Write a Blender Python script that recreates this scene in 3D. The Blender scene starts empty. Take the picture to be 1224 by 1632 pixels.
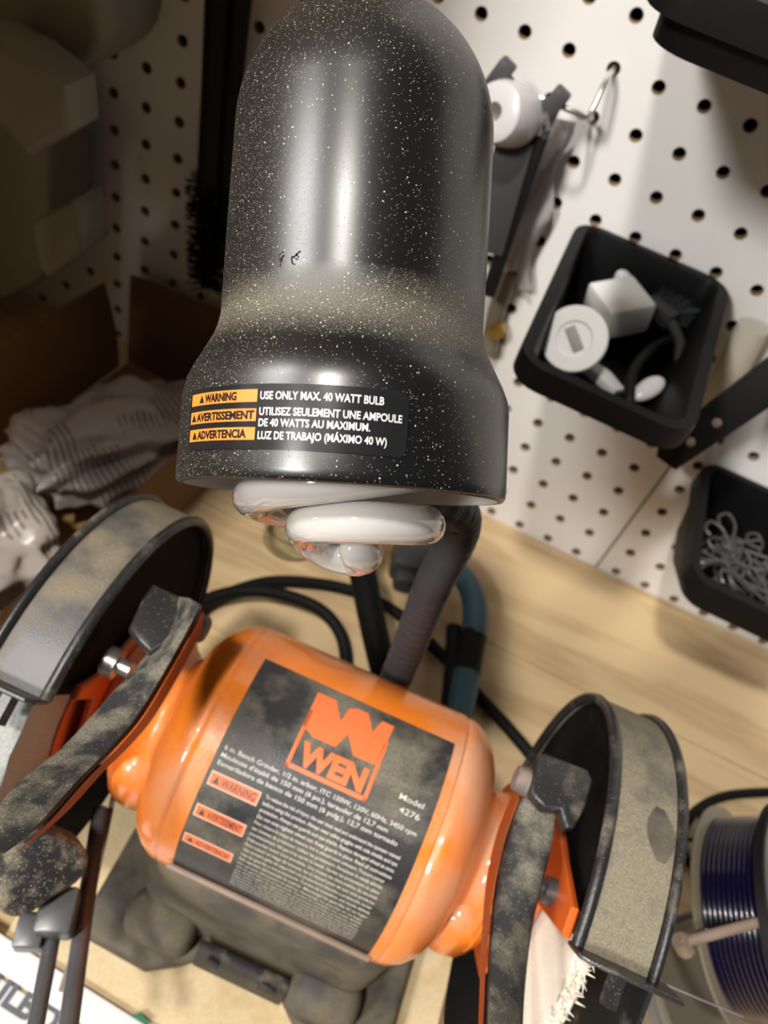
import bpy, bmesh, math, random
from mathutils import Vector, Matrix
random.seed(7)
R_ = math.radians
sc = bpy.context.scene
COL = sc.collection

# ------------------------------------------------------------------ camera
F = 1257.976                       # focal length in pixels of the 1224 x 1632 photograph
CR = Vector((0.89699293, 0.37603399, 0.23238357))     # image right
CD = Vector((0.43296856, -0.64139429, -0.63336529))   # image down
CF = Vector((-0.08911738, 0.66873897, -0.73813704))   # forward
CO = Vector((0.02944654, -0.46973238, 0.4659909))
cd = bpy.data.cameras.new('camera'); cam = bpy.data.objects.new('camera', cd); COL.objects.link(cam)
m = Matrix.Identity(4)
for r in range(3):
    m[r][0] = CR[r]; m[r][1] = -CD[r]; m[r][2] = -CF[r]; m[r][3] = CO[r]
cam.matrix_world = m
cd.sensor_fit = 'HORIZONTAL'; cd.sensor_width = 36.0; cd.lens = F * 36.0 / 1224.0
cd.clip_start = 0.01; cd.clip_end = 20
cd.dof.use_dof = True; cd.dof.focus_distance = 0.175; cd.dof.aperture_fstop = 24
sc.camera = cam
sc.view_settings.view_transform = 'Standard'; sc.view_settings.look = 'None'
sc.view_settings.gamma = 1; sc.view_settings.use_curve_mapping = False
sc.view_settings.exposure = 0.0

# ------------------------------------------------------------------ world and lamps
w = bpy.data.worlds.new('world'); sc.world = w; w.use_nodes = True
w.node_tree.nodes['Background'].inputs[0].default_value = (1.0, 0.95, 0.90, 1)
w.node_tree.nodes['Background'].inputs[1].default_value = 0.055
def area(name, loc, target, sx, sy, power, color):
    l = bpy.data.lights.new(name, 'AREA'); l.shape = 'RECTANGLE'; l.size = sx; l.size_y = sy
    l.energy = power; l.color = color
    o = bpy.data.objects.new(name, l); COL.objects.link(o); o.location = loc
    d = Vector(target) - Vector(loc)
    o.rotation_euler = d.to_track_quat('-Z', 'Y').to_euler()
    return o
area('bench_strip_light', (-.62, -.66, .74), (-.02, -.3, .36), 0.18, 0.5, 8.5, (1.0, 0.98, 0.96))
area('ceiling_light', (-.37, -1.08, 1.90), (0.0, -0.2, 0.2), 0.12, 0.12, 27, (1.0, 0.95, 0.88))
area('room_light', (-.62, -1.62, 1.27), (0.05, -0.1, 0.15), 0.24, 0.24, 29, (1.0, 0.97, 0.93))

# ------------------------------------------------------------------ pixel helpers: a pixel and a real plane give a point
def ray(u, v): return CF + CR * ((u - 612) / F) + CD * ((v - 816) / F)
def aty(u, v, y): d = ray(u, v); return CO + d * ((y - CO.y) / d.y)
def atz(u, v, z): d = ray(u, v); return CO + d * ((z - CO.z) / d.z)
def atd(u, v, s): return CO + ray(u, v) * s

# ------------------------------------------------------------------ materials
class NT:
    def __init__(s, name):
        s.m = bpy.data.materials.new(name); s.m.use_nodes = True; s.t = s.m.node_tree
        s.b = s.t.nodes['Principled BSDF']
    def n(s, typ, **kw):
        x = s.t.nodes.new(typ)
        for k, v in kw.items():
            if k in x.inputs.keys(): x.inputs[k].default_value = v
            else: setattr(x, k, v)
        return x
    def l(s, a, b): s.t.links.new(a, b)
def rgb(c): return (c[0], c[1], c[2], 1)
def simple(name, col, rough=0.5, metal=0.0, var=0.0, scale=60, bump=0.0, bscale=400, coat=0.0, spec=0.5, trans=0.0, sss=0.0):
    k = NT(name); b = k.b
    b.inputs['Roughness'].default_value = rough; b.inputs['Metallic'].default_value = metal
    b.inputs['Coat Weight'].default_value = coat; b.inputs['Specular IOR Level'].default_value = spec
    b.inputs['Transmission Weight'].default_value = trans
    b.inputs['Subsurface Weight'].default_value = sss; b.inputs['Subsurface Scale'].default_value = 0.004
    tc = k.n('ShaderNodeTexCoord')
    nz = k.n('ShaderNodeTexNoise', Scale=scale, Detail=5.0); k.l(tc.outputs['Object'], nz.inputs['Vector'])
    mx = k.n('ShaderNodeMixRGB'); mx.inputs[1].default_value = rgb([max(0, c * (1 - var)) for c in col])
    mx.inputs[2].default_value = rgb([min(1, c * (1 + var)) for c in col]); k.l(nz.outputs['Fac'], mx.inputs[0])
    k.l(mx.outputs[0], b.inputs['Base Color'])
    if bump:
        n2 = k.n('ShaderNodeTexNoise', Scale=bscale, Detail=4.0); k.l(tc.outputs['Object'], n2.inputs['Vector'])
        bp = k.n('ShaderNodeBump', Strength=bump, Distance=0.0006); k.l(n2.outputs['Fac'], bp.inputs['Height'])
        k.l(bp.outputs[0], b.inputs['Normal'])
    return k.m
def dusty(name, base, dust, cover=0.5, scale=45, rough=0.5, grain=2500, up=0.0, speck=0.0, speckscale=1300, coat=0.0, seed=0.0, speckcol=(.75,.72,.62), metal=0.0):
    """base coat with settled dust: soft patches with a hard grain; 'up' adds more where surfaces face up; specks are single motes"""
    k = NT(name); b = k.b
    tc = k.n('ShaderNodeTexCoord'); mp = k.n('ShaderNodeMapping'); mp.inputs['Location'].default_value = (seed, seed * .7, 0)
    k.l(tc.outputs['Object'], mp.inputs[0]); V = mp.outputs[0]
    n1 = k.n('ShaderNodeTexNoise', Scale=scale, Detail=6.0, Roughness=0.6); k.l(V, n1.inputs['Vector'])
    r1 = k.n('ShaderNodeMapRange'); r1.inputs[1].default_value = 0.62 - 0.3 * cover; r1.inputs[2].default_value = 0.78 - 0.3 * cover
    k.l(n1.outputs['Fac'], r1.inputs[0])
    n2 = k.n('ShaderNodeTexNoise', Scale=grain, Detail=2.0); k.l(V, n2.inputs['Vector'])
    r2 = k.n('ShaderNodeMapRange'); r2.inputs[1].default_value = .35; r2.inputs[2].default_value = .6; r2.inputs[3].default_value = .45
    k.l(n2.outputs['Fac'], r2.inputs[0])
    mu = k.n('ShaderNodeMath', operation='MULTIPLY'); k.l(r1.outputs[0], mu.inputs[0]); k.l(r2.outputs[0], mu.inputs[1])
    fac = mu.outputs[0]
    if up:
        g = k.n('ShaderNodeNewGeometry'); sx = k.n('ShaderNodeSeparateXYZ'); k.l(g.outputs['Normal'], sx.inputs[0])
        r3 = k.n('ShaderNodeMapRange'); r3.inputs[1].default_value = 0.1; r3.inputs[2].default_value = .9; r3.inputs[3].default_value = 1 - up
        k.l(sx.outputs['Z'], r3.inputs[0])
        m2 = k.n('ShaderNodeMath', operation='MULTIPLY'); k.l(fac, m2.inputs[0]); k.l(r3.outputs[0], m2.inputs[1]); fac = m2.outputs[0]
    c1 = k.n('ShaderNodeMixRGB'); c1.inputs[1].default_value = rgb(base); c1.inputs[2].default_value = rgb(dust); k.l(fac, c1.inputs[0])
    out = c1.outputs[0]
    if speck:
        vo = k.n('ShaderNodeTexVoronoi', Scale=speckscale); k.l(V, vo.inputs['Vector'])
        lt = k.n('ShaderNodeMath', operation='LESS_THAN'); lt.inputs[1].default_value = .24; k.l(vo.outputs['Distance'], lt.inputs[0])
        sc_ = k.n('ShaderNodeSeparateXYZ'); k.l(vo.outputs['Color'], sc_.inputs[0])
        l2 = k.n('ShaderNodeMath', operation='LESS_THAN'); l2.inputs[1].default_value = speck; k.l(sc_.outputs[0], l2.inputs[0])
        m3 = k.n('ShaderNodeMath', operation='MULTIPLY'); k.l(lt.outputs[0], m3.inputs[0]); k.l(l2.outputs[0], m3.inputs[1])
        c2 = k.n('ShaderNodeMixRGB'); c2.inputs[2].default_value = rgb(speckcol); k.l(m3.outputs[0], c2.inputs[0]); k.l(out, c2.inputs[1]); out = c2.outputs[0]
    k.l(out, b.inputs['Base Color'])
    rr = k.n('ShaderNodeMapRange'); rr.inputs[3].default_value = rough; rr.inputs[4].default_value = .95; k.l(fac, rr.inputs[0]); k.l(rr.outputs[0], b.inputs['Roughness'])
    b.inputs['Coat Weight'].default_value = coat; b.inputs['Metallic'].default_value = metal
    bp = k.n('ShaderNodeBump', Strength=.25, Distance=0.0004); k.l(n2.outputs['Fac'], bp.inputs['Height']); k.l(bp.outputs[0], b.inputs['Normal'])
    return k.m
def wood(name, light, dark, ax='X', ring=22.0, stretch=.12, rough=.55, knots=True, seed=0.0):
    k = NT(name); b = k.b
    tc = k.n('ShaderNodeTexCoord'); mp = k.n('ShaderNodeMapping')
    s = [1, 1, 1]; s['XYZ'.index(ax)] = stretch; mp.inputs['Scale'].default_value = s; mp.inputs['Location'].default_value = (seed, seed, seed)
    k.l(tc.outputs['Object'], mp.inputs[0])
    n0 = k.n('ShaderNodeTexNoise', Scale=ring, Detail=3.0, Distortion=.6); k.l(mp.outputs[0], n0.inputs['Vector'])
    wv = k.n('ShaderNodeMath', operation='MULTIPLY'); wv.inputs[1].default_value = 26; k.l(n0.outputs['Fac'], wv.inputs[0])
    si = k.n('ShaderNodeMath', operation='SINE'); k.l(wv.outputs[0], si.inputs[0])
    mr = k.n('ShaderNodeMapRange'); mr.inputs[1].default_value = -.2; mr.inputs[2].default_value = 1.0; k.l(si.outputs[0], mr.inputs[0])
    n1 = k.n('ShaderNodeTexNoise', Scale=ring * 16, Detail=4.0); k.l(mp.outputs[0], n1.inputs['Vector'])
    ad = k.n('ShaderNodeMath', operation='MULTIPLY'); k.l(mr.outputs[0], ad.inputs[0]); k.l(n1.outputs['Fac'], ad.inputs[1])
    c = k.n('ShaderNodeMixRGB'); c.inputs[1].default_value = rgb(light); c.inputs[2].default_value = rgb(dark); k.l(ad.outputs[0], c.inputs[0])
    k.l(c.outputs[0], b.inputs['Base Color']); b.inputs['Roughness'].default_value = rough
    bp = k.n('ShaderNodeBump', Strength=.12, Distance=0.0005); k.l(n1.outputs['Fac'], bp.inputs['Height']); k.l(bp.outputs[0], b.inputs['Normal'])
    return k.m

M = {}
M['peg'] = simple('white_pegboard', (.83, .81, .785), .32, var=.03, scale=9, bump=.05)
M['pegedge'] = simple('raw_hardboard', (.28, .19, .10), .9, var=.2, scale=300)
M['holeshade'] = simple('dark_cavity', (.05, .045, .04), .9)
M['pine'] = wood('pine_bench', (.74, .55, .31), (.50, .32, .16), seed=.3)
M['ply'] = dusty('plywood_plate', (.60, .44, .23), (.70, .56, .35), cover=.9, scale=60, rough=.7, grain=700)
M['plyedge'] = simple('plywood_edge', (.55, .40, .24), .8, var=.2, scale=250)
M['orange'] = dusty('orange_paint', (.80, .205, .018), (.56, .31, .19), cover=.62, scale=14, rough=.22, grain=1800, up=.75, coat=.5, seed=.11)
M['orangeshade'] = dusty('shaded_orange_casting', (.62, .11, .012), (.42, .22, .12), cover=.4, scale=30, rough=.35, up=.4)  # motor orange darkened, standing in for shade beside the guards
M['black'] = simple('black_plastic', (.008, .008, .009), .42, spec=.3, var=.2, bump=.08, bscale=1500)
M['neck'] = simple('ribbed_grey_black_sleeve', (.040, .043, .050), .44, spec=.35, var=.15)
M['binblack'] = simple('black_bin_plastic', (.006, .006, .0065), .5, spec=.18, var=.3, scale=30, bump=.1, bscale=900)
M['blackrub'] = simple('black_rubber', (.006, .006, .006), .6, spec=.2, var=.2)
M['shade'] = None
M['band'] = dusty('dusty_guard_band', (.075, .07, .065), (.255, .22, .15), cover=.9, scale=38, rough=.5, grain=1500, speck=.12, speckscale=2000, speckcol=(.5,.45,.33))
M['bandpatch'] = dusty('patchy_dust_band', (.085, .082, .085), (.25, .205, .13), cover=.62, scale=30, rough=.4, grain=1500, seed=.23)
M['guard'] = dusty('black_guard_steel', (.02, .02, .021), (.17, .15, .11), cover=.25, scale=60, rough=.32, grain=1500, speck=.08, speckscale=2200, speckcol=(.4,.36,.27))
M['guardin'] = dusty('shaded_guard_face', (.006, .006, .006), (.02, .018, .014), cover=.2, scale=60, rough=.8)  # near-black colour carries the shade inside the guards
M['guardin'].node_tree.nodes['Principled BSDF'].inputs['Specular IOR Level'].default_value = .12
M['arm'] = dusty('dusty_cast_arm', (.03, .03, .03), (.20, .18, .13), cover=.6, scale=70, rough=.6, grain=1300, speck=.12, speckscale=1800, speckcol=(.45,.41,.31))
M['knob'] = dusty('powdered_knob', (.022, .022, .023), (.26, .22, .15), cover=.55, scale=90, rough=.5, grain=1200, speck=.3, speckscale=1500, speckcol=(.6,.55,.42))
M['base'] = dusty('cast_base', (.055, .050, .043), (.15, .125, .085), cover=.75, scale=35, rough=.6, grain=1500)
M['steel'] = simple('steel', (.42, .41, .39), .35, metal=.9, var=.2)
M['wire'] = simple('zinc_wire', (.72, .70, .64), .28, metal=.9)
M['bolt'] = dusty('dusty_bolt', (.15, .12, .10), (.26, .19, .155), cover=.6, scale=200, rough=.5)
M['rod'] = simple('dark_steel_rod', (.12, .12, .125), .35, metal=.35, var=.3)
M['stone'] = simple('grinding_stone', (.42, .43, .42), .85, var=.35, scale=900, bump=.9, bscale=900)
M['buff'] = simple('white_cotton_buff', (.80, .75, .64), .9, var=.08, scale=120, bump=.4, bscale=700)
M['labelblack'] = dusty('label_black', (.022, .022, .024), (.20, .18, .13), cover=.62, scale=26, rough=.38, grain=1600, up=.5, seed=.4)
M['print'] = simple('label_white_print', (.62, .60, .55), .5)
M['printorange'] = simple('label_orange_print', (.80, .17, .05), .45, var=.15, scale=80)
M['printpink'] = simple('label_pink_border', (.70, .42, .33), .5)
M['white'] = simple('white_plastic', (.90, .90, .87), .35, sss=.1)
M['greyslot'] = simple('grey_slot', (.36, .35, .32), .6)
M['pearl'] = simple('pearly_plastic', (.62, .60, .60), .25, sss=.2)
M['grey'] = simple('grey_plastic', (.23, .21, .165), .45, var=.05)
M['greyb'] = simple('grey_brush', (.055, .057, .06), .5)
M['bristle'] = simple('bristle', (.10, .11, .12), .4)
M['card'] = simple('cardboard', (.36, .21, .09), .85, var=.12, scale=30, bump=.1, bscale=300)
M['teal'] = simple('teal_grip', (.035, .095, .13), .45, var=.1)
M['cream'] = simple('cream_plastic', (.62, .57, .47), .5)
M['paper'] = simple('white_carton', (.80, .81, .82), .45)
M['ink'] = simple('dark_ink', (.10, .11, .13), .5)
M['green'] = simple('green_print', (.02, .16, .08), .5)
M['tan'] = simple('tan_trim', (.27, .20, .15), .6, var=.3, scale=100)
M['blue'] = simple('blue_filament', (.002, .0015, .016), .2, coat=.6)
M['smoke'] = simple('smoky_flange', (.16, .155, .15), .3, var=.2)
M['tinpale'] = simple('clouded_plastic', (.20, .17, .125), .35)
M['amber'] = simple('amber_brass', (.38, .22, .05), .35, metal=.6)
M['inner'] = simple('reflector_paint', (.62, .60, .60), .35)
k = NT('clear_film'); k.b.inputs['Base Color'].default_value = (.80, .80, .80, 1); k.b.inputs['Roughness'].default_value = .25
k.b.inputs['Transmission Weight'].default_value = .55; k.b.inputs['IOR'].default_value = 1.1; M['film'] = k.m
k = NT('bulb_glass'); b = k.b
b.inputs['Base Color'].default_value = (.60, .575, .55, 1); b.inputs['Roughness'].default_value = .10
b.inputs['Coat Weight'].default_value = 1.0; b.inputs['Coat Roughness'].default_value = .04
b.inputs['Subsurface Weight'].default_value = .12; b.inputs['Subsurface Scale'].default_value = .002
M['bulb'] = k.m
# lamp shade: satin black with sawdust motes and a dust ring on the sloping shoulder (object Z runs along the shade)
def shade_mat(name='lamp_shade_black'):
    k = NT(name); b = k.b
    tc = k.n('ShaderNodeTexCoord'); V = tc.outputs['Object']; sx = k.n('ShaderNodeSeparateXYZ'); k.l(V, sx.inputs[0])
    def motes(scale, dist, frac, seedv):
        mp = k.n('ShaderNodeMapping'); mp.inputs['Location'].default_value = (seedv,) * 3; k.l(V, mp.inputs[0])
        vo = k.n('ShaderNodeTexVoronoi', Scale=scale); k.l(mp.outputs[0], vo.inputs['Vector'])
        lt = k.n('ShaderNodeMapRange'); lt.inputs[1].default_value = dist; lt.inputs[2].default_value = dist * .6; k.l(vo.outputs['Distance'], lt.inputs[0])
        s2 = k.n('ShaderNodeSeparateXYZ'); k.l(vo.outputs['Color'], s2.inputs[0])
        l2 = k.n('ShaderNodeMath', operation='LESS_THAN'); k.l(s2.outputs[0], l2.inputs[0])
        if isinstance(frac, float): l2.inputs[1].default_value = frac
        else: k.l(frac, l2.inputs[1])
        mu = k.n('ShaderNodeMath', operation='MULTIPLY'); k.l(lt.outputs[0], mu.inputs[0]); k.l(l2.outputs[0], mu.inputs[1])
        return mu.outputs[0]
    nz = k.n('ShaderNodeTexNoise', Scale=40, Detail=3.0); k.l(V, nz.inputs['Vector'])
    # dust ring along the shoulder, t = 33..44 mm
    a = k.n('ShaderNodeMath', operation='SUBTRACT'); k.l(sx.outputs['Z'], a.inputs[0]); a.inputs[1].default_value = .0375
    aa = k.n('ShaderNodeMath', operation='ABSOLUTE'); k.l(a.outputs[0], aa.inputs[0])
    rg = k.n('ShaderNodeMapRange'); rg.inputs[1].default_value = .0085; rg.inputs[2].default_value = .001; k.l(aa.outputs[0], rg.inputs[0])
    rt = k.n('ShaderNodeMapRange'); rt.inputs[1].default_value = .085; rt.inputs[2].default_value = .112; rt.inputs[4].default_value = .5; k.l(sx.outputs['Z'], rt.inputs[0])
    # more dust towards the left flank
    rl = k.n('ShaderNodeMapRange'); rl.inputs[1].default_value = -.004; rl.inputs[2].default_value = -.031; rl.inputs[4].default_value = .36; k.l(sx.outputs['X'], rl.inputs[0])
    mx_ = k.n('ShaderNodeMath', operation='MAXIMUM'); k.l(rg.outputs[0], mx_.inputs[0]); k.l(rt.outputs[0], mx_.inputs[1])
    mx2 = k.n('ShaderNodeMath', operation='MAXIMUM'); k.l(mx_.outputs[0], mx2.inputs[0]); k.l(rl.outputs[0], mx2.inputs[1])
    nn = k.n('ShaderNodeMath', operation='MULTIPLY_ADD'); k.l(nz.outputs['Fac'], nn.inputs[0]); nn.inputs[1].default_value = .9; nn.inputs[2].default_value = .5
    den = k.n('ShaderNodeMath', operation='MULTIPLY'); k.l(mx2.outputs[0], den.inputs[0]); k.l(nn.outputs[0], den.inputs[1])
    f1 = k.n('ShaderNodeMath', operation='MULTIPLY_ADD'); k.l(den.outputs[0], f1.inputs[0]); f1.inputs[1].default_value = .62; f1.inputs[2].default_value = .09
    f2 = k.n('ShaderNodeMath', operation='MULTIPLY_ADD'); k.l(den.outputs[0], f2.inputs[0]); f2.inputs[1].default_value = 1.1; f2.inputs[2].default_value = .12
    s1 = motes(1250, .20, f1.outputs[0], .1); s2 = motes(2900, .34, f2.outputs[0], .5); s3 = motes(650, .13, .16, .9)
    f4 = k.n('ShaderNodeMath', operation='MULTIPLY'); k.l(rg.outputs[0], f4.inputs[0]); f4.inputs[1].default_value = .75
    s4 = motes(4300, .36, f4.outputs[0], .3); s24 = k.n('ShaderNodeMath', operation='MAXIMUM'); k.l(s2, s24.inputs[0]); k.l(s4, s24.inputs[1]); s2 = s24.outputs[0]
    m1 = k.n('ShaderNodeMath', operation='MAXIMUM'); k.l(s1, m1.inputs[0]); k.l(s3, m1.inputs[1])
    film = k.n('ShaderNodeMixRGB'); film.inputs[1].default_value = (.0045, .0045, .005, 1); film.inputs[2].default_value = (.105, .092, .062, 1)
    fr_ = k.n('ShaderNodeMath', operation='MULTIPLY'); k.l(rg.outputs[0], fr_.inputs[0]); k.l(nn.outputs[0], fr_.inputs[1])
    fq_ = k.n('ShaderNodeMath', operation='MULTIPLY_ADD'); k.l(den.outputs[0], fq_.inputs[0]); fq_.inputs[1].default_value = .22; fq2 = k.n('ShaderNodeMath', operation='MULTIPLY'); k.l(fr_.outputs[0], fq2.inputs[0]); fq2.inputs[1].default_value = .40
    k.l(fq2.outputs[0], fq_.inputs[2]); k.l(fq_.outputs[0], film.inputs[0])
    c1 = k.n('ShaderNodeMixRGB'); c1.inputs[2].default_value = (.24, .215, .165, 1); k.l(s2, c1.inputs[0]); k.l(film.outputs[0], c1.inputs[1])
    c2 = k.n('ShaderNodeMixRGB'); c2.inputs[2].default_value = (.62, .60, .53, 1); k.l(m1.outputs[0], c2.inputs[0]); k.l(c1.outputs[0], c2.inputs[1])
    k.l(c2.outputs[0], b.inputs['Base Color'])
    rr = k.n('ShaderNodeMapRange'); rr.inputs[3].default_value = .30; rr.inputs[4].default_value = .62; k.l(den.outputs[0], rr.inputs[0])
    k.l(rr.outputs[0], b.inputs['Roughness']); b.inputs['Specular IOR Level'].default_value = .75
    hh = k.n('ShaderNodeMath', operation='MAXIMUM'); k.l(m1.outputs[0], hh.inputs[0]); k.l(s2, hh.inputs[1])
    bp = k.n('ShaderNodeBump', Strength=.5, Distance=.00008); k.l(hh.outputs[0], bp.inputs['Height']); k.l(bp.outputs[0], b.inputs['Normal'])
    return k.m
M['shade'] = shade_mat()
M['labelgloss'] = simple('glossy_black_label', (.012, .012, .013), .24, spec=.35, var=.3, scale=200)
M['labelorange'] = simple('label_orange', (.86, .24, .035), .4)
M['labelwhite'] = simple('label_white', (.62, .62, .60), .4)

# ------------------------------------------------------------------ mesh helpers
def link(name, me, mat, parent=None, smooth=True, angle=38):
    o = bpy.data.objects.new(name, me); COL.objects.link(o)
    for mm in (mat if isinstance(mat, (list, tuple)) else [mat]): me.materials.append(mm)
    if smooth:
        for p in me.polygons: p.use_smooth = True
        me.set_sharp_from_angle(angle=R_(angle))
    if parent: o.parent = parent
    return o
def done(bm, name, mat, parent=None, smooth=True, angle=38, fix=True):
    if fix: bmesh.ops.recalc_face_normals(bm, faces=bm.faces[:])
    me = bpy.data.meshes.new(name); bm.to_mesh(me); bm.free()
    return link(name, me, mat, parent, smooth, angle)
def tag(o, label=None, cat=None, group=None, kind=None):
    if label: o['label'] = label
    if cat: o['category'] = cat
    if group: o['group'] = group
    if kind: o['kind'] = kind
    return o
def empty(name, loc=(0, 0, 0), rz=0.0, mat4=None):
    o = bpy.data.objects.new(name, None); COL.objects.link(o); o.empty_display_size = .02
    if mat4 is not None: o.matrix_world = mat4
    else: o.location = loc; o.rotation_euler = (0, 0, rz)
    return o
def B(): return bmesh.new()
def frame(o, x, y, z):
    mm = Matrix.Identity(4)
    for r in range(3): mm[r][0] = x[r]; mm[r][1] = y[r]; mm[r][2] = z[r]; mm[r][3] = o[r]
    return mm
def box(bm, c, s, bevel=0.0, rot=None, seg=2, taper=None):
    r = bmesh.ops.create_cube(bm, size=1.0); vs = r['verts']
    for v in vs:
        v.co = Vector((v.co.x * s[0], v.co.y * s[1], v.co.z * s[2]))
        if taper and v.co.z < 0: v.co.x *= taper[0]; v.co.y *= taper[1]
    if bevel:
        es = list({e for v in vs for e in v.link_edges})
        rr = bmesh.ops.bevel(bm, geom=es, offset=bevel, segments=seg, affect='EDGES', profile=.5)
        vs = [v for v in bm.verts if v.is_valid and (v in set(rr['verts']) or v in set(vs))]
    mt = Matrix.Translation(Vector(c)) @ (rot.to_4x4() if rot else Matrix.Identity(4))
    bmesh.ops.transform(bm, matrix=mt, verts=vs)
def catmull(pts, n=8, closed=False):
    P = [Vector(p) for p in pts]; out = []
    N = len(P); rng = range(N if closed else N - 1)
    for i in rng:
        if closed: p0, p1, p2, p3 = P[i - 1], P[i], P[(i + 1) % N], P[(i + 2) % N]
        else: p0 = P[max(i - 1, 0)]; p1 = P[i]; p2 = P[i + 1]; p3 = P[min(i + 2, N - 1)]
        for k_ in range(n):
            t = k_ / n
            out.append(.5 * ((2 * p1) + (-p0 + p2) * t + (2 * p0 - 5 * p1 + 4 * p2 - p3) * t * t + (-p0 + 3 * p1 - 3 * p2 + p3) * t ** 3))
    if not closed: out.append(P[-1])
    return out
def tube(bm, pts, r, seg=10, closed=False, flat=1.0, caps=True, mat=0):
    P = [Vector(p) for p in pts]; n = len(P); rings = []
    rr = r if isinstance(r, (list, tuple)) else [r] * n
    up = None
    for i in range(n):
        if closed: t = P[(i + 1) % n] - P[i - 1]
        else: t = P[min(i + 1, n - 1)] - P[max(i - 1, 0)]
        if t.length < 1e-9: t = Vector((0, 0, 1))
        t.normalize()
        if up is None:
            up = Vector((0, 0, 1)) if abs(t.z) < .9 else Vector((1, 0, 0))
        up = (up - t * up.dot(t))
        if up.length < 1e-6: up = t.orthogonal()
        up.normalize(); sd = t.cross(up)
        rings.append([bm.verts.new(P[i] + (up * math.cos(a) * flat + sd * math.sin(a)) * rr[i]) for a in [2 * math.pi * k_ / seg for k_ in range(seg)]])
    for i in range(n if closed else n - 1):
        a, b_ = rings[i], rings[(i + 1) % n]
        for k_ in range(seg):
            f = bm.faces.new((a[k_], a[(k_ + 1) % seg], b_[(k_ + 1) % seg], b_[k_])); f.material_index = mat
    if caps and not closed:
        for rg in (rings[0], rings[-1]):
            try: f = bm.faces.new(rg); f.material_index = mat
            except ValueError: pass
def lathe(bm, prof, seg=48, axis='Z', o=(0, 0, 0), a0=0.0, a1=360.0, close=True, mat=0):
    """prof = [(t, r)]; angle in degrees measured in the plane: for axis X angle 0 is +y, 90 is +z"""
    o = Vector(o); full = abs(a1 - a0 - 360) < 1e-6; n = seg if full else seg + 1
    def P(t, r, a):
        c, s = math.cos(a), math.sin(a)
        return o + (Vector((t, r * c, r * s)) if axis == 'X' else Vector((r * c, r * s, t)))
    rings = []
    for t, r in prof:
        if r < 1e-7: rings.append([bm.verts.new(P(t, 0, 0))])
        else: rings.append([bm.verts.new(P(t, r, R_(a0 + (a1 - a0) * k_ / seg))) for k_ in range(n)])
    for i in range(len(prof) - 1):
        a, b_ = rings[i], rings[i + 1]
        for k_ in range(seg):
            k2 = (k_ + 1) % n if full else k_ + 1
            q = ([a[0]] if len(a) == 1 else [a[k_], a[k2]]) + ([b_[0]] if len(b_) == 1 else [b_[k2], b_[k_]])
            if len(q) >= 3: f = bm.faces.new(q); f.material_index = mat
    if not full and close:
        for k_ in (0, n - 1):
            q = [rg[min(k_, len(rg) - 1)] for rg in rings]
            if len(set(q)) >= 3:
                try: bm.faces.new(q)
                except ValueError: pass
def prism(bm, poly, origin, u, v, n, th, bevel=0.0, seg=2):
    """poly in (u, v) plane at origin, extruded th along n"""
    o, u, v, n = Vector(origin), Vector(u), Vector(v), Vector(n)
    a = [bm.verts.new(o + u * p[0] + v * p[1]) for p in poly]; b_ = [bm.verts.new(o + u * p[0] + v * p[1] + n * th) for p in poly]
    f0 = bm.faces.new(a); f1 = bm.faces.new(b_[::-1]); k_ = len(poly); fs = [f0, f1]
    for i in range(k_): fs.append(bm.faces.new((a[i], b_[i], b_[(i + 1) % k_], a[(i + 1) % k_])))
    bmesh.ops.recalc_face_normals(bm, faces=fs)
    if bevel:
        es = list({e for f in (f0, f1) for e in f.edges})
        bmesh.ops.bevel(bm, geom=es, offset=bevel, segments=seg, affect='EDGES', profile=.5)
def sheet(bm, grid, th=0.0):
    """grid of points -> surface, thickness th along its normals"""
    V = [[bm.verts.new(Vector(p)) for p in row] for row in grid]
    for i in range(len(V) - 1):
        for j in range(len(V[0]) - 1): bm.faces.new((V[i][j], V[i][j + 1], V[i + 1][j + 1], V[i + 1][j]))
    if th:
        bmesh.ops.solidify(bm, geom=bm.faces[:], thickness=th)
def roundrect(w, d, r, n=4):
    out = []
    for cx, cy, a in ((w / 2 - r, d / 2 - r, 0), (-w / 2 + r, d / 2 - r, 90), (-w / 2 + r, -d / 2 + r, 180), (w / 2 - r, -d / 2 + r, 270)):
        for k_ in range(n + 1):
            t = R_(a + 90 * k_ / n); out.append((cx + r * math.cos(t), cy + r * math.sin(t)))
    return out
def text_mesh(s, size, bold=0.0, sx=1.0, align='LEFT', space=1.0):
    """a line of lettering as flat triangles in metres: returns (verts, faces)"""
    cu = bpy.data.curves.new('t', 'FONT'); cu.body = s; cu.size = size; cu.align_x = align; cu.offset = bold
    cu.resolution_u = 3; cu.space_character = space; cu.fill_mode = 'FRONT'
    ob = bpy.data.objects.new('t', cu); COL.objects.link(ob)
    dg = bpy.context.evaluated_depsgraph_get(); me = bpy.data.meshes.new_from_object(ob.evaluated_get(dg))
    vs = [(v.co.x * sx, v.co.y) for v in me.vertices]; fs = [tuple(p.vertices) for p in me.polygons]
    bpy.data.objects.remove(ob); bpy.data.curves.remove(cu); bpy.data.meshes.remove(me)
    return vs, fs
def fit_text(s, x0, x1, y, h, bold=0.0, align='LEFT'):
    vs, fs = text_mesh(s, h / .70, bold)
    a = min(v[0] for v in vs); b_ = max(v[0] for v in vs)
    k_ = (x1 - x0) / (b_ - a)
    return [((v[0] - a) * k_ + x0, v[1] + y) for v in vs], fs
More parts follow.
